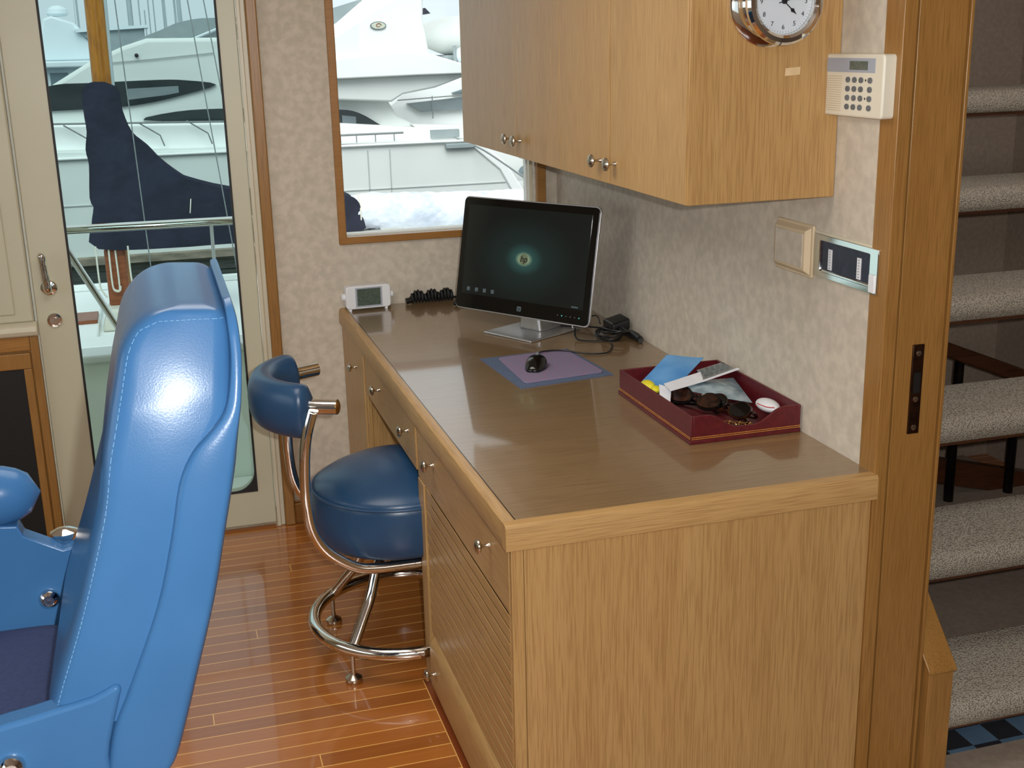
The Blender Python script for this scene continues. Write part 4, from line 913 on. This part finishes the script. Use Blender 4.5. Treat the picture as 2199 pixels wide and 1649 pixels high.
stc = thing('stair_stringer', 'oak boxed stringer with sloping cap beside the door post', 'stair panel', (0.965, 0.1, 0))
obj('panel', MB().prism([(-0.022, 0.0), (1.55, 0.0), (1.55, 1.80), (0.18, 0.495), (-0.022, 0.286)], 'yz', 0.934, 0.996), 'trim', stc, bevel=0.001)
obj('cap', MB().prism([(-0.028, 0.283), (-0.026, 0.292), (0.18, 0.512), (1.52, 1.85), (1.52, 1.835), (0.18, 0.497)], 'yz', 0.930, 1.001), 'trim', stc, bevel=0.002)
# railing seen through the stairs
rl = thing('stair_railing', 'dark railing with wooden rail seen between the stair treads', 'railing', (2.0, 1.45, 0))
def beam(p, q, w, h):
    p, q = Vector(p), Vector(q); d = (q-p).normalized(); n_ = Vector((-d.z, 0, d.x)); pts = []
    for P_ in (p, q):
        pass
    return MB().hexa([tuple(p-n_*h/2+Vector((0, -w/2, 0))), tuple(q-n_*h/2+Vector((0, -w/2, 0))), tuple(q-n_*h/2+Vector((0, w/2, 0))), tuple(p-n_*h/2+Vector((0, w/2, 0))),
                      tuple(p+n_*h/2+Vector((0, -w/2, 0))), tuple(q+n_*h/2+Vector((0, -w/2, 0))), tuple(q+n_*h/2+Vector((0, w/2, 0))), tuple(p+n_*h/2+Vector((0, w/2, 0)))])
obj('handrail', beam((1.75, 1.40, 0.665), (2.48, 1.40, 0.375), 0.05, 0.05), 'dark_wood', rl, bevel=0.008, seg=3)
obj('lower_rail', beam((1.80, 1.46, 0.165), (2.45, 1.46, 0.0), 0.05, 0.09), 'dark_wood', rl, bevel=0.004)
for x_, z_ in ((2.034, 0.53), (2.285, 0.43)): obj('post', MB().cyl((x_, 1.40, 0.011), (x_, 1.40, z_), 0.017), 'dark_metal', rl)
tag(obj('floor_mat', MB().box(1.01, 2.3, 0.06, 0.42, 0.0005, 0.008), 'checker'), 'blue and black checkered mat on the floor under the stairs', 'mat')
tag(obj('landing_carpet', MB().box(1.01, 2.39, 0.43, 1.795, 0.0005, 0.010), 'taupe'), 'plain taupe carpet under the upper stair treads behind the checkered mat', 'carpet')
tag(obj('hall_carpet', MB().box(1.0, 2.38, -1.2, 0.055, 0.0005, 0.010), 'taupe'), 'plain taupe carpet at the foot of the stairs', 'carpet')

# ---------------------------------------------------------------- outside: own side deck
bw = thing('bulwark', 'white side deck bulwark just outside the door', 'bulwark', (-0.4, 2.5, 0))
obj('bulwark_wall', MB().prism([(2.56, -0.06), (2.86, -0.06), (2.86, 0.472), (2.77, 0.472), (2.58, 0.03)], 'yz', -2.6, 2.8), 'deck', bw)
obj('cap', MB().box(-2.6, 2.8, 2.73, 2.88, 0.470, 0.500), 'gel', bw, bevel=0.01, seg=3)
obj('side_deck', MB().box(-2.6, 2.8, L+0.125, 2.56, -0.06, 0.0), 'deck', bw)
rg = thing('hand_rail', 'polished steel hand rail crossing outside the door', 'railing', (-0.6, 2.7, 0.66))
obj('top_rail', MB().tube([(-2.2, 2.80, 0.985), (-0.2, 2.80, 0.974), (-0.12, 2.80, 0.960)], 0.017, n=14), 'chrome', rg)
obj('stay', MB().tube([(-0.955, 2.80, 0.983), (-0.906, 2.80, 0.887), (-0.722, 2.80, 0.503)], 0.014, n=14), 'chrome', rg)
obj('stay_foot', MB().lathe([(0.0, 0.0), (0.03, 0.0), (0.028, 0.006), (0.0, 0.008)], (-0.722, 2.80, 0.4995), (0, 0, 1), 24), 'chrome', rg)
obj('rail_post', MB().tube([(-0.376, 2.80, 0.965), (-0.379, 2.80, 0.70), (-0.385, 2.80, 0.50)], 0.007, n=10, smooth=4), 'white_p', rg)
obj('rail_post', MB().tube([(-1.9, 2.80, 0.98), (-1.9, 2.80, 0.70), (-1.9, 2.80, 0.50)], 0.010, n=10, smooth=4), 'chrome', rg)
struct(obj('water', MB().box(-60, 60, 2.9, 140, -1.6, -1.5), 'water'), 'dark still harbour water')

# ---------------------------------------------------------------- neighbouring ketch
kt = thing('ketch', 'moored wooden ketch with varnished mast and white deck outside the door', 'boat', (-0.2, 6.5, -1.5))
hullp = [(-6, -0.20), (7, -0.20), (6.5, -1.62), (-5.5, -1.62)]
obj('hull', MB().prism(hullp, 'xz', 5.1, 7.9), 'gel', kt, bevel=0.05)
obj('toe_rail', MB().box(-6, 7, 5.1, 5.16, -0.20, -0.13), 'mahogany', kt, bevel=0.01)
obj('toe_rail', MB().box(-6, 7, 7.84, 7.9, -0.20, -0.15), 'gel', kt, bevel=0.01)
obj('deckhouse', MB().box(-3.2, -1.02, 5.9, 7.2, -0.20, -0.16), 'gel', kt, bevel=0.01)
obj('hatch_board', MB().box(-3.0, -1.03, 6.42, 6.72, -0.16, -0.135), 'mahogany', kt, bevel=0.005)
obj('cabin_top', MB().box(-3.3, 1.0, 5.55, 5.85, -0.20, -0.12), 'gel', kt, bevel=0.02)
obj('hatch', MB().prism([(-1.0, -0.2), (-0.62, -0.2), (-0.68, -0.05), (-0.95, -0.05)], 'xz', 6.3, 6.6), 'rope', kt, bevel=0.02)
obj('mast', MB().lathe([(0.058, -0.10), (0.062, 0.3), (0.064, 1.4), (0.062, 4.5), (0.0, 4.5)], (-0.845, 6.52, 0), (0.012, 0, 1), 20), 'varnish', kt)
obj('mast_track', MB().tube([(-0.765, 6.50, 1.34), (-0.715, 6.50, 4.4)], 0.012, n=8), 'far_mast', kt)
obj('mast_foot', MB().box(-0.94, -0.80, 6.44, 6.58, -0.06, 0.34), 'mahogany', kt, bevel=0.02)
obj('boom', MB().tube([(-0.85, 6.5, 0.45), (3.2, 6.5, 0.40)], 0.07, n=14), 'varnish', kt)
covp = [(-0.915, 1.385), (-0.772, 1.378), (-0.752, 1.229), (-0.703, 1.076), (-0.609, 0.981), (-0.529, 0.884), (-0.417, 0.785), (-0.344, 0.744), (-0.088, 0.667), (0.30, 0.610), (0.62, 0.590), (0.72, 0.578), (0.765, 0.54), (0.775, 0.46), (0.765, 0.36), (0.3, 0.350), (-0.113, 0.358), (-0.5, 0.356), (-0.957, 0.378), (-0.965, 0.50), (-0.938, 0.628), (-0.955, 0.69), (-0.935, 0.904), (-0.945, 1.0), (-0.925, 1.116), (-0.930, 1.25)]
cvp = cat2(covp, 3, True); rr = []
for t, ins in ((-0.12, 0.030), (-0.095, 0.010), (-0.05, 0.0), (0.05, 0.0), (0.095, 0.010), (0.12, 0.030)):
    n = len(cvp); ring = []
    for i, (x, z) in enumerate(cvp):
        a, b = cvp[i-1], cvp[(i+1) % n]; tx, tz = b[0]-a[0], b[1]-a[1]; l_ = math.hypot(tx, tz) or 1
        ring.append((x-tz/l_*-ins*-1 if False else x+(-ins)*(-tz/l_)*-1, 6.5+t, z+(-ins)*(tx/l_)*-1))
    rr.append(ring)
obj('sail_cover', MB().rings(rr), 'navy_cover', kt)
bt = MB(); bt.tube([(0.80, 6.5, 0.475), (0.85, 6.5, 0.478), (1.2, 6.5, 0.468), (1.6, 6.5, 0.455), (2.1, 6.5, 0.438), (2.7, 6.5, 0.42), (3.2, 6.5, 0.40)], 0.122, n=48, smooth=40)
for v in bt.bm.verts:
    x, y, z = v.co; a_ = math.atan2(z-0.46, y-6.5); q = 0
    for k_, (fx, fa, ph) in enumerate(((9, 2, 0.3), (15, -3, 1.7), (23, 4, 2.9), (31, -2, 0.9), (41, 5, 4.1))):
        w_ = math.sin(x*fx+a_*fa+ph); q += (abs(w_)**0.5-0.6)*0.010/(1+0.45*k_)
    f_ = min(1.0, max(0.0, (x-0.80)/0.10)); v.co.z += f_*(math.sin(a_)*q + 0.006*math.sin(x*3.1)); v.co.y += f_*math.cos(a_)*q
obj('plastic_wrap', bt, 'wrap', kt, angle=30)
obj('wrap_tie', MB().tube([(0.80, 6.5+0.124*math.cos(a), 0.476+0.124*math.sin(a)) for a in [2*PI*k/24 for k in range(24)]], 0.006, closed=True, n=6), 'rope', kt)
obj('cover_tie', MB().tube([(-0.35+0.02*math.sin(a), 6.5+0.125*math.cos(a), 0.60+0.14*math.sin(a)) for a in [PI*0.4+PI*k/12*1.2 for k in range(13)]], 0.004, n=6), 'rope', kt)
obj('bracket', MB().box(0.79, 0.95, 6.40, 6.6, 0.335, 0.352), 'chrome', kt, bevel=0.004)
rp = [[(-0.985, 6.38, 0.37), (-0.985, 6.38, 0.12), (-0.965, 6.38, 0.05), (-0.945, 6.38, 0.02)], [(-0.905, 6.40, 0.36), (-0.905, 6.40, 0.10), (-0.885, 6.40, 0.055), (-0.86, 6.40, 0.06), (-0.855, 6.40, 0.09)], [(-0.865, 6.41, 0.36), (-0.862, 6.41, 0.08), (-0.88, 6.40, 0.06), (-0.90, 6.40, 0.07)], [(-0.78, 6.38, 0.36), (-0.78, 6.38, 0.15), (-0.765, 6.36, 0.02), (-0.79, 6.36, -0.12)]]
for P in rp: obj('rope', MB().tube(P, 0.006, n=8, smooth=5), 'rope', kt)
for a, b in (((-1.24, 5.6, 3.2), (-1.42, 5.15, -0.2)), ((-0.40, 5.6, 3.2), (-0.10, 5.15, -0.2)), ((-0.33, 5.6, 3.2), (0.02, 5.15, -0.2)), ((-0.70, 5.4, 2.6), (-0.62, 5.2, -0.2))):
    obj('shroud', MB().tube([a, b], 0.0035, n=6), 'rig', kt)

# ---------------------------------------------------------------- big motor yacht
yt = thing('motor_yacht', 'large white motor yacht with dark sweeping windows beyond the ketch', 'yacht', (0, 19, -1.5))
obj('hull', MB().prism([(-10, 0.28), (-1.89, 0.20), (0.47, 0.124), (2.31, 0.075), (4.3, 0.070), (4.62, 0.010), (4.95, -0.383), (5.30, -0.82), (5.7, -1.55), (-9, -1.62)], 'xz', 17.0, 21.0), 'gel_g', yt, bevel=0.03)
obj('rub_rail', MB().box(-10, 4.40, 16.93, 17.0, 0.066, 0.105), 'gel', yt, bevel=0.015)
obj('waterline_band', MB().box(-9, 5.8, 16.90, 17.0, -1.62, -1.38), 'weathered', yt, bevel=0.02)
obj('transom', MB().prism([(4.55, 0.05), (4.95, -0.30), (5.75, -1.50), (5.45, -1.50), (4.85, -0.40), (4.35, 0.03)], 'xz', 16.96, 21.0), 'gel', yt, bevel=0.02)
sm_ = MB()
for z_ in (-0.62,): sm_.box(-9, 4.95, 16.985, 17.0, z_, z_+0.015)
for x_ in (2.70, 3.05): sm_.box(x_, x_+0.012, 16.985, 17.0, -0.75, 0.0)
obj('hull_seams', sm_, 'line_grey', yt)
obj('porthole', MB().prism(rrect(0.0, 0.42, -0.62, -0.42, 0.09, 5), 'xz', 16.975, 17.02), 'far_dark', yt, bevel=0.01)
obj('scupper', MB().lathe([(0.0, 0.0), (0.028, 0.0), (0.028, 0.02), (0.0, 0.02)], (4.26, 17.0, -0.77), (0, -1, 0), 16), 'ink', yt)
# deck band and rail
obj('deck_side', MB().prism([(-10, 0.25), (4.25, 0.06), (4.15, 0.16), (3.6, 0.30), (2.3, 0.42), (0.5, 0.50), (-1.9, 0.56), (-10, 0.6)], 'xz', 17.25, 20.8), 'gel', yt, bevel=0.03)
sup = [(-2.6, 0.45), (-2.3, 0.80), (-1.921, 1.02), (-1.855, 1.13), (-1.295, 1.45), (-0.808, 1.655), (-0.452, 1.762), (0.576, 1.752), (2.0, 1.60), (2.38, 1.10), (3.155, 0.75), (3.30, 0.50), (3.95, 0.12), (-2.0, 0.30)]
obj('superstructure', MB().prism(sup, 'xz', 17.5, 20.5), 'gel_g', yt, bevel=0.06, seg=3)
obj('side_window', MB().prism(cat2([(-2.3, 0.95), (-1.855, 1.125), (-1.297, 1.141), (-0.348, 1.157), (0.05, 1.139), (0.50, 1.063), (0.03, 0.93), (-0.447, 0.833), (-0.983, 0.775), (-1.9, 0.755), (-2.3, 0.76)], 3, True), 'xz', 17.44, 17.52), 'dark_glass', yt)
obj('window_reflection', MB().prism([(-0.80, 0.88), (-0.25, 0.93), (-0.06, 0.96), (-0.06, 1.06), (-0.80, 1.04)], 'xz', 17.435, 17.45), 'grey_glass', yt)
obj('side_window', MB().prism(cat2([(-0.62, 0.575), (-0.128, 0.68), (0.518, 0.70), (1.3, 0.66), (1.3, 0.50), (0.5, 0.50)], 3, True), 'xz', 17.44, 17.52), 'dark_glass', yt)
obj('aft_window', MB().prism(cat2([(1.6, 0.62), (2.344, 0.62), (2.668, 0.558), (2.989, 0.367), (3.15, 0.235), (2.3, 0.24), (1.6, 0.26)], 3, True), 'xz', 17.43, 17.53), 'dark_glass', yt)
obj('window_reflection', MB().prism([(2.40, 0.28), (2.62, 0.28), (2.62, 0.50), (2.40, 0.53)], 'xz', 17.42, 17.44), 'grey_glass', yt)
obj('seam', MB().tube([(-1.1, 17.47, 1.42), (-0.4, 17.47, 1.46), (0.5, 17.47, 1.53)], 0.008, n=6), 'line_grey', yt)
obj('nav_light', MB().ball((-0.62, 17.46, 1.52), 0.03), 'ink', yt)
fly = [(1.2, 1.10), (2.393, 1.10), (3.6, 1.12), (4.61, 1.125), (4.62, 1.17), (3.76, 1.44), (3.156, 1.475), (2.393, 1.410), (1.2, 1.30)]
obj('flybridge_deck', MB().prism(fly, 'xz', 16.95, 20.9), 'gel', yt, bevel=0.02)
obj('overhang', MB().prism([(2.0, 1.10), (4.5, 1.12), (3.873, 0.915), (3.345, 0.83), (3.155, 0.718), (2.0, 0.80)], 'xz', 17.15, 20.7), 'gel_g', yt, bevel=0.03)
arch = [(1.9, 1.30), (2.0, 1.60), (2.415, 1.80), (3.268, 2.30), (3.9, 2.75), (4.3, 2.75), (3.70, 2.30), (3.68, 1.95), (3.726, 1.686), (3.76, 1.427), (3.3, 1.46), (2.4, 1.39)]
obj('radar_arch', MB().prism(arch, 'xz', 17.0, 17.35), 'gel', yt, bevel=0.03)
obj('radar_arch', MB().prism(arch, 'xz', 20.2, 20.55), 'gel', yt, bevel=0.03)
obj('bimini_panel', MB().prism([(2.0, 2.05), (2.9, 2.30), (2.42, 1.93), (2.0, 1.75)], 'xz', 17.6, 17.7), 'far_grey', yt)
em = obj('emblem', MB().prism([(2.972+0.125*math.cos(2*PI*k/32), 1.873+0.062*math.sin(2*PI*k/32)) for k in range(32)], 'xz', 16.975, 17.01), 'far_dark', yt)
obj('emblem_field', MB().prism([(2.972+0.107*math.cos(2*PI*k/32), 1.873+0.048*math.sin(2*PI*k/32)) for k in range(32)], 'xz', 16.965, 16.98), noise_mat('pale_sage', (190, 196, 176), (198, 204, 184), (5, 5, 5), 1, 0.5), em)
obj('emblem_scroll', MB().tube([(2.972+0.045*math.cos(a)*(1-a*0.09), 16.96, 1.875+0.033*math.sin(a)*(1-a*0.09)) for a in [k*0.35 for k in range(0, 18)]], 0.006, n=6), 'mahogany', em)
rlr = MB(); rlr.tube([(-8, 17.1, 0.62), (-1.9, 17.1, 0.585), (0.5, 17.1, 0.525), (2.0, 17.1, 0.45)], 0.014, n=8)
obj('deck_rail', rlr, 'rig', yt)
for x_ in (-1.4, -0.35, 0.35, 1.2): obj('stanchion', MB().tube([(x_-0.35, 17.1, 0.56), (x_-0.05, 17.1, 0.36), (x_, 17.1, 0.20)], 0.011, n=8), 'rig', yt)
rlr = MB(); rlr.tube([(2.0, 17.05, 0.245), (3.30, 17.05, 0.245)], 0.016, n=8)
for x_ in (2.3, 2.55, 2.85, 3.15): rlr.tube([(x_, 17.05, 0.245), (x_, 17.05, 0.12)], 0.008, n=6)
obj('aft_rail', rlr, 'rig', yt)
obj('stern_cleat', MB().box(3.95, 4.42, 16.88, 16.98, -0.03, 0.05), 'far_grey', yt, bevel=0.015)
obj('cockpit_coaming', MB().prism([(3.5, 0.35), (4.45, 0.30), (4.45, 0.08), (3.75, 0.10)], 'xz', 17.3, 17.6), 'gel', yt, bevel=0.02)
obj('cockpit_seat', MB().box(3.78, 4.25, 17.2, 17.3, 0.13, 0.25), 'far_grey', yt)
tag(obj('mooring_line', MB().tube([(4.42, 16.9, 0.0), (4.55, 16.5, -0.10), (4.85, 15.5, -0.42), (5.12, 14.6, -0.75)], 0.014, n=8, smooth=6), 'rig'), 'dark mooring line sloping down from the yacht stern', 'rope')
dn = thing('dinghy', 'shrink wrapped white dinghy on the upper deck of the large yacht', 'dinghy', (4.2, 18.0, 1.25))
rr = []
for i in range(17):
    t = i/16; x = 3.70+1.35*t; k = max(0.05, math.sin(PI*min(0.98, t*0.62+0.05)))**0.8
    rr.append([(x, 18.0+0.55*k*math.cos(2*PI*j/24), 1.62-0.06*t+(0.40*k if math.sin(2*PI*j/24) > 0 else 0.30*k)*math.sin(2*PI*j/24)+0.1*(1-t)) for j in range(24)])
obj('cover', MB().rings(rr), 'gel_g', dn)
obj('outboard_leg', MB().tube([(4.27, 17.42, 1.55), (4.28, 17.42, 1.30)], 0.03, n=8), 'far_grey', dn)
obj('cradle', MB().box(4.15, 4.5, 17.6, 18.4, 1.29, 1.40), 'far_grey', dn, bevel=0.03)
obj('fender', MB().ball((4.42, 17.45, 1.40), 0.12, (1.2, 0.8, 1.1)), 'far_gel', dn)
pn = thing('anchor_light', 'dark bracket and lamp standing above the wrapped dinghy', 'lamp', (3.85, 18.5, 1.9))
obj('bracket', MB().prism([(3.80, 2.02), (4.14, 2.07), (4.05, 2.16), (3.82, 2.12)], 'xz', 18.45, 18.6), 'navy_cover', pn)
obj('stem', MB().tube([(3.97, 18.5, 2.15), (3.97, 18.5, 2.30), (3.93, 18.5, 2.36)], 0.03, n=8), 'far_dark', pn)

# ---------------------------------------------------------------- second yacht, behind
y2 = thing('motor_yacht', 'second white yacht with grey window strip behind the large yacht stern', 'yacht', (6, 23, -1.5))
obj('hull', MB().prism([(4.0, -0.05), (12, 0.05), (12, -1.62), (4.4, -1.62)], 'xz', 22.0, 25.0), 'gel', y2, bevel=0.05)
obj('cabin', MB().prism(cat2([(4.15, -0.1), (4.186, 0.50), (4.475, 0.69), (5.047, 0.79), (5.966, 1.0), (7.5, 1.2), (9.5, 1.2), (10.5, -0.1)], 2, True), 'xz', 22.1, 24.8), 'gel', y2, bevel=0.03)
obj('window_strip', MB().prism([(4.417, 0.45), (5.903, 0.56), (7.5, 0.62), (7.5, 0.30), (5.896, 0.304), (4.693, 0.276)], 'xz', 21.97, 22.12), 'grey_glass', y2)
obj('cabin_visor', MB().prism([(5.35, 0.625), (5.62, 0.70), (5.95, 0.66), (6.3, 0.64)], 'xz', 21.96, 22.12), 'far_dark', y2)
rlr = MB(); rlr.tube([(4.2, 21.9, 0.52), (7.5, 21.9, 0.66)], 0.012, n=6)
for x_ in (4.9, 5.75, 6.7): rlr.tube([(x_, 21.9, 0.58), (x_, 21.9, 0.14)], 0.010, n=6)
obj('rail', rlr, 'rig', y2)
tb = thing('tender_boat', 'small white tender with dark outboard right of the yacht transom', 'boat', (6.6, 20.5, -1.5))
obj('hull', MB().prism([(5.6, -1.1), (8.5, -1.0), (8.4, -1.55), (5.9, -1.55)], 'xz', 19.6, 21.0), 'gel', tb, bevel=0.08, seg=3)
obj('canopy', MB().prism([(6.3, -0.40), (6.7, -0.15), (8.0, -0.12), (8.0, -0.6), (6.3, -0.62)], 'xz', 19.8, 20.8), 'gel_g', tb, bevel=0.05)
obj('outboard', MB().prism(cat2([(6.0, -0.75), (6.3, -0.58), (6.75, -0.60), (6.8, -0.85), (6.3, -1.0)], 3, True), 'xz', 19.5, 19.75), 'far_dark', tb)
obj('outboard_leg', MB().tube([(6.45, 19.6, -0.8), (6.40, 19.6, -1.2), (6.28, 19.6, -1.35)], 0.05, n=8), 'ink', tb)
ds = thing('pontoon_box', 'pale grey dock box standing beyond the yacht transom', 'dock box', (7.3, 31, -1.2))
tag(obj('floating_dock', MB().box(5.2, 14, 30.2, 32.5, -1.58, -1.2), 'weathered', bevel=0.03), 'weathered floating dock behind the tender', 'dock')
obj('box_body', MB().box(6.9, 7.8, 30.4, 31.2, -1.2, -0.25), 'far_grey', ds, bevel=0.03); obj('box_lid', MB().box(6.85, 7.85, 30.35, 31.25, -0.25, -0.12), 'far_gel', ds, bevel=0.03)

# ---------------------------------------------------------------- distant boats
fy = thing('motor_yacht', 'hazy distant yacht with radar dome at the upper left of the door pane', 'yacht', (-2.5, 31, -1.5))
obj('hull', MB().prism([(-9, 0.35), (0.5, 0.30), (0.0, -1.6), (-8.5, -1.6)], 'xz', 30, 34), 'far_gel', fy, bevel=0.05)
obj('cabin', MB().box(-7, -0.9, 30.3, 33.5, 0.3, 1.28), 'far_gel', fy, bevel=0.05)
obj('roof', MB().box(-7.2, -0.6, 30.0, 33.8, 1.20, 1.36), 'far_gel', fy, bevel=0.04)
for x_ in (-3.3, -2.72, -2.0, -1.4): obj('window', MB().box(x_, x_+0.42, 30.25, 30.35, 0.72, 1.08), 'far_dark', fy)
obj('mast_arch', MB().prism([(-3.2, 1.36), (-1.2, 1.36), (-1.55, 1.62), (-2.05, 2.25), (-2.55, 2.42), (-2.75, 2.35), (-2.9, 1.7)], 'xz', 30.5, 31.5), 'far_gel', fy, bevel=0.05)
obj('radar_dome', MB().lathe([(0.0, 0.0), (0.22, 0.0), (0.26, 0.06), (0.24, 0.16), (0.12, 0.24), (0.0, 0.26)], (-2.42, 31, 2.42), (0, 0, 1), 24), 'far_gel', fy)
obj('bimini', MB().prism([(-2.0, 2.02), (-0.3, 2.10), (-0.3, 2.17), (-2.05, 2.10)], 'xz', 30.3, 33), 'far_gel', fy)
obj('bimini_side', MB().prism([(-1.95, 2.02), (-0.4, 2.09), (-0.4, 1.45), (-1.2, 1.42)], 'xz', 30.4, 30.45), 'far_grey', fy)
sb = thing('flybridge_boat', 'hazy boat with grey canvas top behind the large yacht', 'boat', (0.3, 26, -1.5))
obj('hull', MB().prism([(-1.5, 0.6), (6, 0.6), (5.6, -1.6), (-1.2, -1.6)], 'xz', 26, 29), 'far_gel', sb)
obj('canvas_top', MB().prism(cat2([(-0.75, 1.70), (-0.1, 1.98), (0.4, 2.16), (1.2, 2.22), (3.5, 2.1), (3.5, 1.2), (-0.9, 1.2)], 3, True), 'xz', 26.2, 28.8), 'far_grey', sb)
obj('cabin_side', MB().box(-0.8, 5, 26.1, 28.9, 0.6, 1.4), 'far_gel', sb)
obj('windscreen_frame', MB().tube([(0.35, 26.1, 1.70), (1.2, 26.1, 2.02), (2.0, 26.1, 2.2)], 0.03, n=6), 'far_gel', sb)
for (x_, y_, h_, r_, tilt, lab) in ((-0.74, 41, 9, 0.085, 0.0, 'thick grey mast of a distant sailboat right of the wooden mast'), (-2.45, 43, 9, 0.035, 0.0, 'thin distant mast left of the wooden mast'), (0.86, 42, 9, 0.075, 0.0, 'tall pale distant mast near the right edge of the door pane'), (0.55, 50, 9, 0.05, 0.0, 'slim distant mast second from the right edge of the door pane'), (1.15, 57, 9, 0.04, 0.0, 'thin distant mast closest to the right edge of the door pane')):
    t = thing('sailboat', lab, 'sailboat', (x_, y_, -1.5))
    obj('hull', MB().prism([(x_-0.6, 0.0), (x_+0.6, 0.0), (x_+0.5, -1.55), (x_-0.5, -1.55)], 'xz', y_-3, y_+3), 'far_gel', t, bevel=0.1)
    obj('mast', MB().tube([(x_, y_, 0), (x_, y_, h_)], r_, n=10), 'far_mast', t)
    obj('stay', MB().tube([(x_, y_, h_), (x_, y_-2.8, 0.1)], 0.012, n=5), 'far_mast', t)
for k, (x_, y_, h_) in enumerate(((-0.35, 70, 4.6), (0.15, 70, 4.2), (0.45, 72, 4.7), (0.95, 72, 4.4), (-0.05, 74, 3.7))):
    t = thing('sailboat', ('faint short masts on the skyline above the yacht roof'), 'sailboat', (x_, y_, -1.5), 'faint masts on the skyline')
    obj('hull', MB().prism([(x_-0.16, -0.6), (x_+0.16, -0.6), (x_+0.12, -1.55), (x_-0.12, -1.55)], 'xz', y_-0.5, y_+0.5), 'far_gel', t)
    obj('mast', MB().tube([(x_, y_, -0.6), (x_, y_, h_)], 0.035, n=6), 'far_mast', t)
